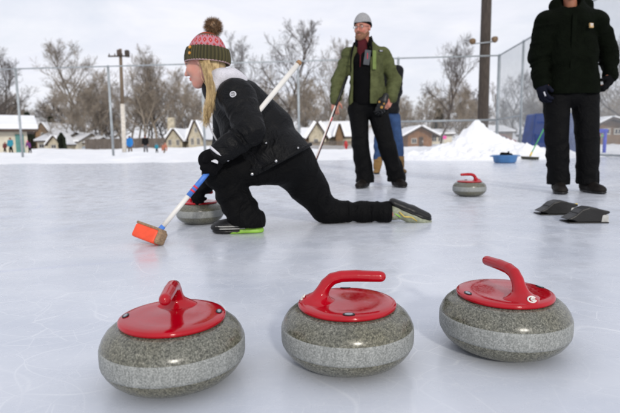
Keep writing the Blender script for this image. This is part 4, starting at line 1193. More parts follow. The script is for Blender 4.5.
# ------------------------------------------------------------------ foot hack on the ice (two rubber footholds)
def hack():
    c = G(575, 220)
    r = empty('starting_hack', (c[0], c[1], 0), 'black rubber starting block with two footholds and pale ends on the ice at right', 'hack')
    for (x0, y0, L_, nm) in ((543, 216, .235, 0), (568.5, 223.5, .235, 1)):
        p = G(x0, y0) + np.array([.0, 0, 0]); ex = nrm([1, -.0, 0]); 
        if nm == 0: p = p + np.array([0, .03, 0])
        ey = np.array([0, 0, 1.]); w = .10
        poly = [(-.005, .022), (.04, .045), (.08, .080), (.12, .092), (.16, .088), (.20, .074), (.240, .068), (.240, .054), (.205, .046), (.192, .003), (.05, .003), (.035, .014)]
        mb = MB(); mb.prism(poly, -w, p - np.array([0, .0, 0]), ex, ey)
        mb.build('foothold', M['rubber'], r, bevel=.012)
        mb = MB()
        for k in range(5): mb.tube([p + np.array([.055 + .022*k, .01, .058 + .008*min(k, 2)]), p + np.array([.055 + .022*k, w - .01, .058 + .008*min(k, 2)])], .003, 6)
        mb.build('grip_rib', M['rubber'], r)
        mb = MB(); mb.box(p + np.array([.212, .045, .025]), (.021, .045, .022)); mb.build('end_block', M['stripe_white'], r, bevel=.004)
        mb = MB(); mb.box(p + np.array([.115, .05, .004]), (.115, .06, .003), basis((.04, 1, 0))); mb.build('base_plate', M['rubber'], r, bevel=.002)
    if 1:
        MB().box(G(583.5, 213) + np.array([-.03, .05, .055]), (.014, .002, .003)).build('yellow_tab', M['yellow'], r)
hack()

# ------------------------------------------------------------------ tub, push broom, blue booth, playground frame
def props():
    Y = G(505, 163)[1]; x0 = X(505, Y, 160)
    r = empty('tub', (x0, Y, 0), 'round pale blue plastic tub of dark gear at the foot of the snow heap', 'tub')
    n = 40; prof = [(.0, .004), (.21, .004), (.235, .03), (.262, .15), (.275, .162), (.275, .175), (.262, .178), (.250, .165), (.225, .03), (.0, .02)]
    MB().lathe(prof, (x0, Y, 0), 48).build('basin', M['tub_blue'], r, True)
    for sx in (-1, 1):
        MB().tube([np.array([x0 + sx*.262, Y - .06, .165]), np.array([x0 + sx*.31, Y - .05, .155]), np.array([x0 + sx*.31, Y + .05, .155]), np.array([x0 + sx*.262, Y + .06, .165])], .012, 8).build('handle', M['tub_blue'], r, True)
    S = Shape(.01, .03); rs = np.random.RandomState(2)
    for k in range(9):
        a = rs.rand()*6.28; q = .14*rs.rand(); c = np.array([x0 + q*math.cos(a), Y + q*math.sin(a), .14 + .03*rs.rand()])
        S.cone(c, c + np.array([rs.randn()*.06, rs.randn()*.06, .04*rs.rand()]), .055, .04, fold=(.012, 20, 12))
    S.cone((x0 + .06, Y, .17), (x0 + .07, Y - .01, .25), .03, .018)
    tag(S.build('gear_heap', M['knit_black'], None), 'crumpled black gloves and gear filling the pale blue tub', 'gloves')
    # push broom
    Y2 = G(530, 160.5)[1]; a = P(530, 156, Y2); b = P(549, 119, Y2 + .25)
    r = empty('push_broom', (a[0], a[1], 0), 'wide dark push broom with a green handle leaning beside the snow mound', 'broom')
    MB().tube([a, b], .014, 10).build('handle', M['green_p'], r, True)
    MB().tube([a, a + (b - a)*.10], .02, 10).build('socket', M['yellow'], r, True)
    c = np.array([a[0], a[1], .075]); B = basis((1, .1, -.06))
    MB().box(c, (.035, .22, .022), B).build('head_block', mat('dark_block', (.03, .03, .02), .7), r, bevel=.006)
    mb = MB(); rs = np.random.RandomState(4)
    for k in range(500):
        p = c + B @ np.array([(rs.rand() - .5)*.06, (rs.rand() - .5)*.43, -.015]); q = p + np.array([rs.randn()*.012, rs.randn()*.012 - .01, -.055]); q[2] = max(q[2], .003)
        mb.add([p + (.003, 0, 0), p - (.003, 0, 0), q], [(0, 1, 2)])
    mb.build('bristles', mat('dark_bristle', (.02, .025, .02), .8), r)
    # blue booth behind the man
    Y3 = 18.5
    def q(px, py, y=Y3): return P(px, py, y)
    xa, xb = q(531, 130)[0], q(581, 130)[0]; zt = q(555, 113)[2]; zb = -.02
    r = empty('plastic_shed', ((xa + xb)/2, Y3, 0), 'blue moulded plastic toy shed tapering upwards behind the dark-coated man', 'shed')
    cx = (xa + xb)/2; hw = (xb - xa)/2; hz = (zt - zb)/2
    MB().box((cx, Y3 + .5, zb + hz), (hw, .5, hz), None, .80).build('shell', M['plastic_blue'], r, bevel=.05)
    for k, (dx, w) in enumerate(((-.52, .30), (.30, .40))):
        MB().box((cx + hw*dx, Y3 + .045, zb + hz*.60), (hw*w, .02, hz*.42), basis((0, -1, -.1))).build('door_panel', M['plastic_blue'], r, bevel=.02)
        MB().box((cx + hw*dx*.93, Y3 + .10, zb + hz*1.42), (hw*w*.85, .02, hz*.22), basis((0, -1, -.1))).build('upper_panel', M['plastic_blue'], r, bevel=.02)
    # bright blue playground frame beyond the wire fence
    Y4 = 17.6
    r = empty('play_frame', (X(600, Y4), Y4, 0), 'bright blue play frame with coloured beads behind the side fence', 'playground frame')
    gz = 0.0
    z1 = P(600, 131, Y4)[2]
    x1, x2 = X(588, Y4, 140), X(604.8, Y4, 140)
    MB().tube([(x2, Y4, gz - .05), (x2, Y4, z1)], .058, 12).build('post', M['play_blue'], r, True)
    MB().tube([(x1 - .25, Y4 + .1, gz - .05), (x1 - .25, Y4 + .1, z1)], .058, 12).build('post', M['play_blue'], r, True)
    MB().tube([(x1 - .30, Y4 + .1, z1), (x2 + .07, Y4, z1)], .075, 12).build('top_beam', M['play_blue'], r, True)
    MB().tube([(x1 - .25, Y4 + .1, z1 - .17), (x2, Y4, z1 - .17)], .025, 8).build('rod', M['yellow'], r, True)
    for k, m_ in enumerate(('hydrant', 'yellow', 'green_p', 'hydrant', 'pink', 'green_p')):
        t = .42 + k*.085; c = np.array([x1 - .25 + (x2 - x1 + .25)*t, Y4 - .0, z1 - .17])
        MB().lathe([(0, -.05), (.05, -.03), (.065, 0), (.05, .03), (0, .05)], c, 14, basis((0, 0, 1), (1, 0, 0))).build('bead', M[m_], r, True)
props()

# ------------------------------------------------------------------ tall wire fence
FH_ = 4.62
def fence():
    # back run
    r = empty('wire_fence', (X(300, 26.4), 26.4, 0), 'tall steel-post back fence with a long top rail across the field', 'fence')
    def pt(px): Y = 27.4 - (px + 60)/557*2.4; return np.array([X(px, Y, 100), Y, 0])
    pxs = [-70, 18, 110, 203, 298.5, 398, 498]
    for px in pxs:
        p = pt(px); MB().tube([p + (0, 0, -.3), p + (0, 0, FH_ + .03)], .062 if px < 450 else .075, 10).build('post', M['steel'], r, True)
        MB().lathe([(.075, -.03), (.075, .02), (.05, .06), (0, .08)], p + np.array([0, 0, FH_]), 12).build('post_cap', M['steel'], r, True)
    a, b = pt(-100), pt(498)
    MB().tube([a + (0, 0, FH_), b + (0, 0, FH_)], .036, 8).build('top_rail', M['steel'], r, True)
    g0 = pt(398); zz = P(450, 120.5, b[1])[2]
    MB().tube([g0 + (0, 0, zz - .0), b + (0, 0, zz)], .046, 8).build('middle_rail', M['steel'], r, True)
    def mesh(a, b, z0, z1, step, rad, parent, drop=None):
        Lg = np.linalg.norm(b - a); d = (b - a)/Lg; hh = z1 - z0; mb = MB(); t = -hh
        while t < Lg:
            for s in (1, -1):
                t0 = t if s > 0 else t + hh; t1 = t0 + s*hh; zA, zB = z0, z1
                # clip to 0..Lg
                c0, c1 = t0, t1; za, zb = z0, z1
                lo_, hi_ = min(c0, c1), max(c0, c1)
                if hi_ <= 0 or lo_ >= Lg: continue
                def cl(v):
                    w = min(max(v, 0), Lg); return w, z0 + (w - t0)/(t1 - t0)*hh
                (u0, w0), (u1, w1) = cl(t0), cl(t1)
                mb.tube([a + d*u0 + (0, 0, w0), a + d*u1 + (0, 0, w1)], rad, 3, False)
            t += step
        return mb.build('wire_mesh', M['wire'], parent)
    mesh(g0, b, 0.0, zz, .085, .0022, r)
    # side run towards the viewer
    c = pt(498); k = 0
    def sp(d): return np.array([c[0] + (d - c[1])*((349 - 310)/500), d, 0])
    r2 = empty('wire_fence', tuple(sp(18)), 'chain-link side fence running from the far corner towards the viewer at right', 'fence')
    ds = [21.6, 16.1, 10.9]
    for dd in ds:
        p = sp(dd); MB().tube([p + (0, 0, -.2), p + (0, 0, FH_ + .03)], .05, 10).build('post', M['steel'], r2, True)
        MB().lathe([(.062, -.03), (.062, .02), (.04, .05), (0, .07)], p + np.array([0, 0, FH_]), 12).build('post_cap', M['steel'], r2, True)
    e = sp(8.0)
    MB().tube([c + (0, 0, FH_), e + (0, 0, FH_)], .036, 8).build('top_rail', M['steel'], r2, True)
    MB().tube([c + (0, 0, zz + .02), sp(21.6) + (0, 0, zz + .02)], .035, 8).build('middle_rail', M['steel'], r2, True)
    MB().tube([c + (0, 0, .05), e + (0, 0, .05)], .03, 8).build('bottom_rail', M['steel'], r2, True)
    mesh(c, e, .03, FH_, .085, .0036, r2)
fence()

# ------------------------------------------------------------------ poles
def poles():
    Y = 27.5; p = np.array([X(483.4, Y, 100), Y, 0]); q = P(487.5, -30, Y)
    r = empty('utility_pole', tuple(p), 'thick weathered wooden pole with two floodlights behind the snow heap', 'pole')
    mb = MB(); n = 14; pts = [p + (np.array([q[0], Y, q[2]]) - p)*t for t in np.linspace(-.03, 1.25, n)]
    mb.tube(pts, [.29 - .045*i/n for i in range(n)], 20).build('shaft', M['wood_pole'], r, True)
    za = P(485, 45, Y)[2]; xc = P(485, 45, Y)[0]; xl, xr = X(472, Y - .3, 45), X(493.5, Y - .3, 45)
    MB().tube([(xl, Y - .34, za), (xr, Y - .34, za + .1)], .03, 8).build('lamp_arm', M['steel'], r, True)
    for x, a in ((xl, -1), (xr, 1)):
        fr = empty
        B = basis((a*.3, -1, -.4)); c = np.array([x, Y - .38, za + .14 + (.08 if a > 0 else 0)])
        mb = MB(); mb.lathe([(.0, -.14), (.09, -.13), (.13, -.05), (.16, .08), (.165, .10), (.0, .09)], c, 18, basis(np.cross(B[:, 1], (0, 0, 1)), B[:, 1]))
        mb.build('floodlight', mat('bronze_lamp', (.16, .10, .05), .5), r, True)
    # far pole with cross arm
    Y = 46; p = np.array([X(124.3, Y, 150), Y, -.3]); t = P(120.3, 49, Y)
    r = empty('utility_pole', tuple(p), 'slim utility pole with a crossarm and transformer, paler near its foot', 'pole')
    s = P(124, 104, Y)
    MB().tube([p, (p[0] + (t[0] - p[0])*.45, Y, s[2])], [.20, .19], 14).build('lower_shaft', mat('whitewashed_pole', (.6, .56, .5), .8), r, True)
    MB().tube([(p[0] + (t[0] - p[0])*.45, Y, s[2] - .01), tuple(t)], [.17, .13], 14).build('upper_shaft', M['wood_pale'], r, True)
    z = P(120, 56.5, Y)[2]
    MB().box((X(119.5, Y, 56), Y - .17, z), (.95, .05, .06)).build('crossarm', M['wood_pole'], r)
    for dx in (-.85, -.35, .3):
        MB().lathe([(.03, 0), (.06, .05), (.04, .10), (.06, .14), (0, .2)], (X(119.5, Y, 56) + dx, Y - .17, z + .06), 10).build('insulator', M['dark_trim'], r, True)
    MB().lathe([(.0, -.3), (.2, -.28), (.22, .2), (.15, .3), (0, .32)], (X(128, Y, 55), Y - .2, z + .2), 16).build('transformer', M['wood_pole'], r, True)
    MB().lathe([(.0, -.25), (.16, -.22), (.16, .25), (0, .3)], (X(120, Y, 55), Y - .3, z + .25), 16).build('transformer', M['dark_trim'], r, True)
    # span wires leaving the far pole sideways
poles()

# ------------------------------------------------------------------ buildings
def house(px0, px1, py_eave, py_ridge, Y, wall, label, gable='front', py_base=151, depth=8, over=.35, wins=(), door=None, steep=None, chim=None, doorm=None, cat='house', ridge_px=None, snowt=.22, rest=None):
    x0, x1 = X(px0, Y, 140), X(px1, Y, 140); ze = P((px0 + px1)/2, py_eave, Y)[2]; zr = P((px0 + px1)/2, py_ridge, Y)[2]; zb = -.4
    cx = (x0 + x1)/2; hw = (x1 - x0)/2
    r = empty('house', (cx, Y, zb), label, cat)
    if gable == 'front':
        rx = X(ridge_px, Y, 130) if ridge_px else cx
        mb = MB(); mb.prism([(x0 - cx, 0), (x1 - cx, 0), (x1 - cx, ze - zb), (rx - cx, zr - zb), (x0 - cx, ze - zb)], -depth, (cx, Y, zb), (1, 0, 0), (0, 0, 1)); mb.build('wall', wall, r)
        rf = None
        for sx, xe in ((-1, x0), (1, x1)):
            sl = np.array([xe - rx, 0, ze - zr]); Ls = np.linalg.norm(sl); sl /= Ls; nn = np.array([-sl[2]*sx, 0, sl[0]*sx]) ; nn = nn if nn[2] > 0 else -nn
            a = np.array([rx, Y - over, zr]); 
            def slab(o0, o1, ext):
                A = a + nn*o0; v = [A, A + sl*(Ls + ext), A + sl*(Ls + ext) + (0, depth + 2*over, 0), A + (0, depth + 2*over, 0)]
                return v + [q + nn*(o1 - o0) for q in v]
            F = [(0, 1, 2, 3), (7, 6, 5, 4), (0, 4, 5, 1), (1, 5, 6, 2), (2, 6, 7, 3), (3, 7, 4, 0)]
            rf = MB().add(slab(.01, .13, over), F).build('roof', M['dark_trim'], r)
            MB().add(slab(.133, .133 + snowt, over*.9), F).build('roof_snow', M['snow'], rf, bevel=.06)
    else:
        mb = MB(); mb.box((cx, Y + depth/2, (zb + ze)/2), (hw, depth/2, (ze - zb)/2)); mb.build('wall', wall, r)
        yr = Y + depth/2
        for sg in (-1, 1):
            y_e = Y - over if sg < 0 else Y + depth + over
            za = ze - .0
            v = [(x0 - over, y_e, za), (x1 + over, y_e, za), (x1 + over, yr, zr), (x0 - over, yr, zr)]
            v = [np.array(q, float) for q in v]
            F = [(0, 1, 2, 3), (7, 6, 5, 4), (0, 4, 5, 1), (1, 5, 6, 2), (2, 6, 7, 3), (3, 7, 4, 0)]
            rf = MB().add(v + [q + (0, 0, .16) for q in v], F).build('roof', M['dark_trim'], r)
            MB().add([q + (0, 0, .163) for q in v] + [q + (0, 0, .163 + snowt) for q in v], F).build('roof_snow', M['snow'], rf, bevel=.06)
        for sx, xe in ((-1, x0), (1, x1)):
            MB().add([(xe, Y, ze), (xe, Y + depth, ze), (xe, yr, zr), (xe - sx*.2, Y, ze), (xe - sx*.2, Y + depth, ze), (xe - sx*.2, yr, zr)], [(0, 1, 2), (3, 5, 4), (0, 2, 5, 3), (1, 4, 5, 2), (0, 3, 4, 1)]).build('gable_wall', wall, r)
    for (wx, wy, ww, wh) in wins:
        c = P(wx, wy, Y); sx, sz = ww/500*Y/2, wh/500*Y/2
        w = MB().box((c[0], Y - .03, c[2]), (sx + .08, .06, sz + .08)).build('window', M['trim'], r)
        MB().box((c[0], Y - .075, c[2]), (sx, .02, sz)).build('pane', M['glass'], w)
        MB().box((c[0], Y - .10, c[2]), (.03, .012, sz)).build('mullion', M['trim'], w)
    if door:
        c = P(door[0], 145, Y); sx = door[1]/500*Y/2; zt = P(door[0], door[2], Y)[2]
        d = MB().box((c[0], Y - .04, (zb + zt)/2), (sx, .06, (zt - zb)/2)).build('door', doorm or M['dark_trim'], r)
        MB().box((c[0] + sx*.7, Y - .13, .6), (.04, .03, .12)).build('door_handle', M['silver'], d)
    if chim:
        c = P(chim[0], chim[1], Y + 1.5); MB().box((c[0], Y + 1.8, c[2]), (.4, .4, 1.2)).build('chimney', wall, r)
    return r
# cream hall at the left edge with its teal door, turned about its front right corner
hall = house(-60, 27.5, 132.5, 120, 36, M['cream_wall'], 'cream block hall with a teal double door at the left edge', 'side', depth=6, over=.7, wins=((-3, 139, 6, 9), (-25, 139, 10, 8)), door=(21, 7, 134.5), doorm=M['teal'], cat='hall', snowt=.3)
hc = Vector((X(27.5, 36, 140), 36, 0)); hall.location = hc + Matrix.Rotation(R(31), 3, 'Z') @ (hall.location - hc); hall.rotation_euler = (0, 0, R(31))
W9 = M['stone_wall']
house(37, 60, 142, 133, 72, M['cream_wall'], 'snow-roofed bungalow just right of the cream hall', 'side', depth=9, wins=((42, 146, 4, 3), (56, 146, 4, 3)))
house(47.5, 60.5, 144, 136.5, 70, M['stone_wall'], 'little front-gabled porch house before the snow-roofed bungalow', 'front', depth=4, wins=((54, 146.5, 4, 3),))
house(63.5, 77, 143, 134, 74, M['cream_wall'], 'snow-roofed house right of the small clipped evergreen', 'side', depth=9, wins=((71, 146.5, 4, 3),))
house(27, 41, 129, 118.5, 95, M['brown_wall'], 'tall brown gabled house behind the end of the cream hall', 'front', depth=10, over=.5, wins=((33, 132, 3, 4),))
house(36, 50, 133, 123, 88, M['brown_wall'], 'lower brown gable right of the tall brown house', 'front', depth=8, wins=((43, 135, 3, 4),))
house(79, 92, 144, 138, 76, M['cream_wall'], 'far low white-roofed house left of the first fence post', 'side', depth=7, wins=((85, 147, 4, 2),))
house(166, 182, 140.5, 129.5, 64, W9, 'pale stone cottage with a snowy right roof slope and twin dark windows', 'front', depth=9, wins=((178, 142.5, 2.4, 5), (170, 142.5, 2.4, 5)), chim=(171, 127))
house(182, 190, 139, 130, 66, W9, 'narrow stone cottage wing between the two pale gables', 'side', depth=8)
house(188.5, 202.5, 138, 121, 62, W9, 'tall steep-gabled pale stone cottage left of the kneeling woman', 'front', depth=9, wins=((192.5, 141.5, 2.4, 6), (198.5, 141.5, 2.4, 6), (196, 130, 2, 4)))
house(309, 326, 136, 123, 68, W9, 'snow-covered stone cottage with a dark gable right of the kneeling woman', 'front', depth=9, wins=((316, 141, 3.4, 3.4),), over=.6, snowt=.45, doorm=M['cream_wall'])
house(303, 312, 139, 129, 71, M['brown_wall'], 'snowy-roofed house peeping out over the kneeling woman\'s back', 'side', depth=9)
house(326, 352, 138, 124, 73, W9, 'wide stone house with a broad snow roof left of the green-jacketed man', 'side', depth=11, wins=((331, 142.5, 3, 3.6), (338, 142.5, 3, 3.6), (345, 142.5, 3, 3.6)), snowt=.5)
house(336, 343, 135, 124, 71, M['brown_wall'], 'small brown dormer gable in front of the broad snow roof', 'front', depth=3, snowt=.3)
house(408, 432, 134, 127.5, 60, M['orange_wall'], 'orange-brown timber hut with a low snowy gable behind the field', 'front', depth=8, over=.9, wins=((414, 141, 4, 4),), door=(421, 4, 137), snowt=.22)
house(430, 452, 135.5, 131, 66, M['cream_wall'], 'low pale house with dark windows right of the orange hut', 'side', depth=8, wins=((434, 139, 4, 4), (440, 139, 3, 4)))
house(488, 512, 133, 127, 66, M['brown_wall'], 'low brown snow-roofed house seen behind the fence corner', 'side', depth=8, wins=((494, 139, 4, 4), (505, 139, 3, 4)))
house(586, 640, 129, 119.5, 34, M['brown_wall'], 'brown house with a snow-edged gable roof at the right edge', 'front', depth=9, over=.8, wins=((606, 131.5, 5, 4), (617, 131.5, 5, 4)), ridge_px=606, snowt=.12, rest=None)

# board fence, hydrant, cars
def misc():
    Y = 60
    r = empty('board_fence', (X(120, Y), Y, 0), 'dark weathered board fence behind the people in blue and black', 'fence')
    x0, x1 = X(86, Y), X(166, Y); z0, z1 = -.3, P(120, 138.5, Y)[2]; n = 60; mb = MB(); rs = random.Random(1)
    for k in range(n):
        x = x0 + (x1 - x0)*k/n; mb.box((x, Y + rs.uniform(-.02, .02), (z0 + z1)/2 + rs.uniform(-.04, .04)), ((x1 - x0)/n*.45, .02, (z1 - z0)/2))
    mb.build('boards', M['wood_fence'], r)
    MB().box(((x0 + x1)/2, Y + .08, z1 - .25), ((x1 - x0)/2, .04, .06)).build('rail', M['wood_fence'], r)
    Y = 58
    r = empty('board_fence', (X(330, Y), Y, 0), 'grey picket fence in front of the stone cottages in the middle', 'fence')
    x0, x1 = X(300, Y), X(356, Y); z0, z1 = -.3, P(330, 141, Y)[2]; mb = MB()
    for k in range(46):
        x = x0 + (x1 - x0)*k/46; mb.box((x, Y, (z0 + z1)/2), ((x1 - x0)/46*.32, .02, (z1 - z0)/2))
    mb.build('pickets', M['wood_fence'], r)
    MB().box(((x0 + x1)/2, Y + .06, z1 - .2), ((x1 - x0)/2, .03, .05)).build('rail', M['wood_fence'], r)
    # hydrant-red post
    Y = 50; p = P(346, 150, Y); g = p.copy(); g[2] = -.25
    r = empty('fire_hydrant', tuple(g), 'red hydrant standing in the far snow left of the green-jacketed man', 'hydrant')
    MB().lathe([(.13, 0), (.13, .7), (.17, .72), (.17, .8), (.12, .9), (.05, 1.0), (0, 1.05)], g, 16).build('barrel', M['hydrant'], r, True)
    for s in (-1, 1): MB().tube([g + (s*.1, 0, .55), g + (s*.24, 0, .55)], .07, 10).build('nozzle', M['hydrant'], r, True)
    # pink banner far right of hut
    # parked cars
    def car(px, Y, m_, label, s=1.0):
        x = X(px, Y); b = np.array([x, Y, -.25])
        r = empty('parked_car', tuple(b), label, 'car', 'cars parked beyond the snowy field')
        mb = MB(); mb.prism([(-2.1, .35), (-2.05, .8), (-1.3, .95), (-.8, 1.42), (.8, 1.45), (1.5, .98), (2.1, .85), (2.15, .38)], -1.7, b, (1, 0, 0), (0, 0, 1)); mb.build('body', m_, r, bevel=.08)
        MB().prism([(-1.1, .97), (-.72, 1.35), (.72, 1.37), (1.25, .99)], .03, b + (0, -.01, 0), (1, 0, 0), (0, 0, 1)).build('side_window', M['glass'], r)
        for dx in (-1.3, 1.3):
            for dy in (.05, 1.6): 
                w = MB().lathe([(0, -.1), (.33, -.1), (.34, .1), (0, .1)], b + (dx, dy, .33), 18, basis((0, 0, 1), (0, -1, 0))).build('wheel', M['rubber'], r)
    car(97, 68, M['car_paint'], 'silver car parked left of the first full fence post')
    car(497, 55, M['red_car'], 'dark red car parked behind the fence corner')
    Y = 48; c = P(443.5, 138.5, Y); b = np.array([c[0], Y, -.25])
    r = empty('garden_flag', tuple(b), 'small pink flag on a stake right of the orange hut', 'flag')
    MB().tube([b, (c[0], Y, c[2] + .4)], .03, 8).build('stake', M['steel'], r)
    S = Shape(.04, .05); S.box(c + np.array([.12, 0, .1]), (.18, .04, .16), None, .03); S.build('cloth', M['pink'], r)
misc()

# ------------------------------------------------------------------ trees
def grow_tree(seed, H, n1=12, n2=7, n3=7, n4=4, spread=.55, lean=0.0, trunk_r=.28, crown_lo=.3, twist=.12, minr=.016, up=.35):
    rs = random.Random(seed)
    T = MB(); C_ = MB()
    def rv(): return np.array([rs.gauss(0, 1), rs.gauss(0, 1), rs.gauss(0, 1)])
    def path(p, d, L, r0, r1, n, mb, sides, wob):
        pts = [p]; dirs = [d]
        for i in range(n):
            d = nrm(d + rv()*wob + np.array([0, 0, up*.25])*(0 if mb is T else 1)); p = p + d*L/n; pts.append(p); dirs.append(d)
        mb.tube(pts, [max(r0 + (r1 - r0)*i/n, minr*.5) for i in range(n + 1)], sides, False)
        return pts, dirs
    tp, td = path(np.array([0, 0, -.3]), nrm([lean, 0, 1]), H*.86, trunk_r, trunk_r*.18, 12, T, 8, twist*.6)
    def branch(p, d, L, r, lv):
        n = {1: 6, 2: 5, 3: 3, 4: 2}[lv]
        pts, dirs = path(p, d, L, r, max(r*.35, minr*.6), n, C_, {1: 5, 2: 4, 3: 3, 4: 3}[lv], .20 if lv < 3 else .26)
        if lv == 4: return
        m = {1: n2, 2: n3, 3: n4}[lv]
        for k in range(m):
            t = .25 + .75*(k + rs.random())/m; i = min(int(t*n), n - 1); q = pts[i] + (pts[i + 1] - pts[i])*(t*n - i)
            dd = dirs[i]; s_ = rv(); s_ = nrm(s_ - dd*(s_ @ dd))
            nd = nrm(dd*.75 + s_*.72 + np.array([0, 0, up*.5]))
            branch(q, nd, L*(.62 - .25*t)*rs.uniform(.8, 1.2), max(r*.5*(1 - .4*t), minr), lv + 1)
    for k in range(n1):
        t = crown_lo + (1 - crown_lo)*(k + rs.random()*.8)/n1; f = t*12; i = min(int(f), 11); q = tp[i] + (tp[i + 1] - tp[i])*(f - i)
        a = k*2.4 + rs.random(); out = np.array([math.cos(a), math.sin(a), 0])
        nd = nrm(out*spread*1.6*(1.15 - t*.6) + np.array([0, 0, 1.0]))
        branch(q, nd, H*(.40 - .22*t)*rs.uniform(.8, 1.25)*(.7 + spread*.6), trunk_r*(.62 - .42*t), 1)
    return T, C_
variants = []
specs = [dict(seed=11, H=20, n1=13, spread=.62), dict(seed=23, H=20, n1=12, spread=.5, twist=.2, n4=4), dict(seed=35, H=20, n1=15, spread=.75, crown_lo=.22),
         dict(seed=47, H=20, n1=11, spread=.38, crown_lo=.2), dict(seed=59, H=20, n1=16, spread=.95, crown_lo=.08, n3=8, n4=5, minr=.024), dict(seed=61, H=20, n1=12, spread=.55, twist=.42, lean=.1, up=.2)]
for sp in specs:
    T, C_ = grow_tree(**sp)
    tm = T.build('trunk', M['bark'], None, True).data; cm = C_.build('crown', M['bark'], None).data
    tz = max(max(v.co.z for v in tm.vertices), float(np.quantile([v.co.z for v in cm.vertices], .995)))
    wx = float(np.quantile([math.hypot(v.co.x, v.co.y) for v in cm.vertices], .97))
    variants.append((tm, cm, tz, wx))
for o in [o for o in col.objects if o.name.startswith(('trunk', 'crown')) and o.parent is None]: bpy.data.objects.remove(o)
side_words = {}
def tree(px, py_top, Y, var, label, bark='bark', wid=1.0, group='bare trees beyond the field', base=-.3, cat='tree'):
    x = X(px, Y, 150); zt = P(px, py_top, Y)[2]; s = (zt - base)/variants[var][2]; wid = wid*min(1.0, .40*variants[var][2]/variants[var][3]*1.15)
    r = empty('bare_tree', (x, Y, base), label, cat, group); r.rotation_euler = (0, 0, rng.uniform(0, 6.28)); r.scale = (s*wid, s*wid, s)
    for nm, me, mk in (('trunk', variants[var][0], bark), ('crown', variants[var][1], bark)):
        o = bpy.data.objects.new(nm, me); col.objects.link(o); o.parent = r
        if len(me.materials) == 0: me.materials.append(M['bark'])
        o.material_slots[0].link = 'OBJECT'; o.material_slots[0].material = M[bark]
    return r
T_ = [
 (2, 54, 62, 2, 'big spreading bare tree over the cream hall at the left edge', 'bark_dark', 1.1),
 (-14, 62, 66, 4, 'bare tree half outside the left edge beyond the hall', 'bark_dark', 1.0),
 (93, 38, 84, 1, 'tallest bare tree left of the utility pole with the crossarm', 'bark', .95),
 (74, 74, 76, 4, 'broad bushy bare tree with low limbs above the white-roofed houses', 'twig', 1.25),
 (104, 72, 80, 4, 'dense round bare tree directly behind the first full fence post', 'twig', 1.0),
 (131, 50, 86, 2, 'tall open bare tree just right of the crossarm pole', 'bark', .9),
 (146, 66, 82, 3, 'upright tan bare tree behind the adult in black', 'twig', 1.1),
 (160, 62, 84, 1, 'pale-trunked forking tree left of the stone cottages', 'bark_pale', 1.0),
 (174, 50, 90, 2, 'tall bare tree behind the stone cottage with the snowy slope', 'bark', .8),
 (187, 70, 86, 4, 'wide bare tree between the two stone gables', 'twig', .9),
 (249, 34, 92, 0, 'tall bare tree rising from behind the kneeling woman\'s back, left of its larger twin', 'bark_dark', .85),
 (279, 25, 86, 1, 'largest domed bare tree above the end of the white broom handle', 'bark_dark', .9),
 (263, 66, 84, 3, 'lower tan tree between the two tallest trees of the middle', 'twig', 1.0),
 (296, 74, 80, 4, 'bushy tan tree behind the fourth fence post', 'twig', .9),
 (324, 40, 92, 1, 'thin tall bare tree left of the green-jacketed man\'s shoulder', 'bark', .6),
 (337, 60, 88, 3, 'slender tan tree close beside the green-jacketed man\'s sleeve', 'twig', .8),
 (312, 78, 78, 5, 'crooked tan tree over the snow-covered stone cottage', 'bark_pale', .8),
 (402, 84, 84, 3, 'tan tree just right of the green-jacketed man', 'twig', .8),
 (424, 88, 82, 4, 'low tan thicket tree behind the orange hut', 'twig', .9),
 (440, 34, 62, 5, 'twisted dark tree whose crooked limbs rise above the top rail', 'bark_dark', .7),
 (459, 74, 66, 4, 'very dense tan tree behind the snow heap, left of the thick pole', 'twig', .85),
 (470, 84, 70, 2, 'grey bare tree pressed against the left of the thick pole', 'bark', .8),
 (497, 82, 74, 3, 'bare tree behind the fence corner post', 'bark', .8),
 (511, 70, 70, 1, 'open bare tree seen through the wire mesh at the corner', 'bark_dark', .8),
 (528, 76, 74, 2, 'bare tree through the mesh beside the dark-coated man\'s sleeve', 'bark', .9),
 (600, 70, 62, 4, 'tan bare tree in the gap of the dark-coated man\'s arm', 'twig', 1.0),
 (616, -6, 46, 2, 'tall grey bare tree filling the right edge', 'bark_dark', .8),
 (632, 40, 52, 4, 'dense bare tree at the right edge below the tall grey one', 'twig', 1.0),
]
for a in T_: tree(*a)
# second, lower row further off: one by one, evenly unremarkable
low = [(20, 96), (34, 104), (48, 98), (62, 92), (84, 84), (97, 92), (116, 88), (124, 80), (139, 84), (153, 88), (167, 84), (181, 92), (196, 84), (206, 96), (237, 92), (255, 90), (271, 88), (287, 96), (303, 92), (318, 98), (330, 92), (346, 84), (398, 100), (410, 96), (418, 104), (432, 98), (447, 96), (464, 100), (484, 102), (502, 98), (519, 100), (536, 96), (552, 104), (572, 110), (590, 104), (608, 96), (628, 92), (645, 96), (-10, 92)]
low += [(px_, 88 + (px_*37 % 17)) for px_ in range(-16, 640, 41) if not 185 < px_ < 225]
for i, (px, py) in enumerate(low):
    tree(px, py, 98 + (i*7 % 13), [4, 2, 4, 0, 3][i % 5], 'bare grey-brown tree in the low distant row behind the houses', ['twig', 'bark', 'bark_dark', 'twig'][i % 4], 1.25, 'low distant row of bare trees')

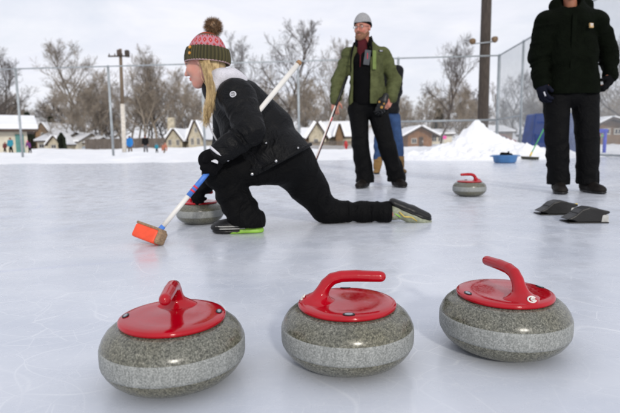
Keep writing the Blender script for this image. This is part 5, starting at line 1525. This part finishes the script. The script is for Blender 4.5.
def conifer(px, py_top, Y, label, w=.22, col_=False):
    x = X(px, Y, 150); zt = P(px, py_top, Y)[2]; base = -.3; Hh = zt - base
    r = empty('conifer', (x, Y, base), label, 'tree')
    MB().tube([(x, Y, base), (x, Y, base + Hh*.95)], [.22, .04], 8).build('trunk', M['bark_dark'], r, True)
    mb = MB(); rs = np.random.RandomState(int(px*7) & 1023)
    for k in range(2600):
        t = rs.rand()**.8; z = base + Hh*(.06 + .94*t); rad = Hh*w*((1 - t)**.8 + .03) if not col_ else Hh*w*min(1, (1 - t)*5)*.8
        a = rs.rand()*6.283; rr = rad*math.sqrt(rs.rand())*(.75 + .35*math.sin(a*3 + z*1.3))
        c = np.array([x + rr*math.cos(a), Y + rr*math.sin(a), z - rr*.25]); d = nrm([math.cos(a), math.sin(a), -.25 + rs.randn()*.3]); n_ = nrm(np.cross(d, rs.randn(3))); L_ = .45 if not col_ else .2
        mb.add([c - n_*.10, c + n_*.10, c + d*L_], [(0, 1, 2)])
    mb.build('crown', M['needles'], r)
conifer(30, 112, 92, 'dark evergreen rising behind the cream hall roof')
conifer(44, 120, 100, 'small dark evergreen right of the tall brown house')
conifer(53, 116, 96, 'dark evergreen over the snow-roofed bungalow')
conifer(62.3, 133, 66, 'clipped dark evergreen column between two snow-roofed houses', .20, True)
conifer(58, 120, 104, 'far dark evergreen left of the big bushy bare tree', .3)
conifer(20, 118, 98, 'dark evergreen peeping over the hall roof above its door', .3)
conifer(438, 108, 100, 'dark evergreen behind the twisted tree', .3)

# ------------------------------------------------------------------ light
SUN_EL, SUN_AZ = 24, 14      # sun behind the viewer, a little to the right
w = bpy.data.worlds.new('World'); sc.world = w; w.use_nodes = True
t = NT(w.node_tree); bg = t.n['Background']
sky = t.new('ShaderNodeTexSky'); sky.sky_type = 'NISHITA'; sky.sun_disc = False
sky.sun_elevation = R(SUN_EL); sky.sun_rotation = R(180 - SUN_AZ); sky.air_density = 1; sky.dust_density = 2
tc = t.new('ShaderNodeTexCoord').outputs['Generated']
x, y, z = t.xyz(tc)
n = t.noise(t.mapv(tc, (1, 1, 3.2)), 2.1, 6, .6, .5)
cl = t.ramp(n, [(.30, .72), (.62, 1.0)])
n2 = t.noise(t.mapv(tc, (1.4, 1.4, 5), loc=(3, 1, 0)), 3.5, 5, .6, .6)
cloud = t.mix(t.ramp(n2, [(.3, 0.0), (.7, 1.0)]), (8.1, 8.3, 9.2), (9.1, 9.15, 9.7))
c = t.mix(cl, sky.outputs[0], cloud)
t.put(bg.inputs['Color'], c); bg.inputs['Strength'].default_value = .10
sun = bpy.data.lights.new('sun', 'SUN'); so = bpy.data.objects.new('sun', sun); col.objects.link(so)
sun.energy = 1.5; sun.angle = R(5); sun.color = (1, .95, .86)
d = Vector((math.sin(R(SUN_AZ))*math.cos(R(SUN_EL)), -math.cos(R(SUN_AZ))*math.cos(R(SUN_EL)), math.sin(R(SUN_EL))))
so.rotation_euler = d.to_track_quat('Z', 'Y').to_euler(); so.location = (2, -6, 8)

sc.view_settings.view_transform = 'Standard'; sc.view_settings.look = 'None'; sc.view_settings.exposure = .10; sc.view_settings.gamma = 1
sc.view_settings.use_curve_mapping = False
sc.render.engine = 'CYCLES'
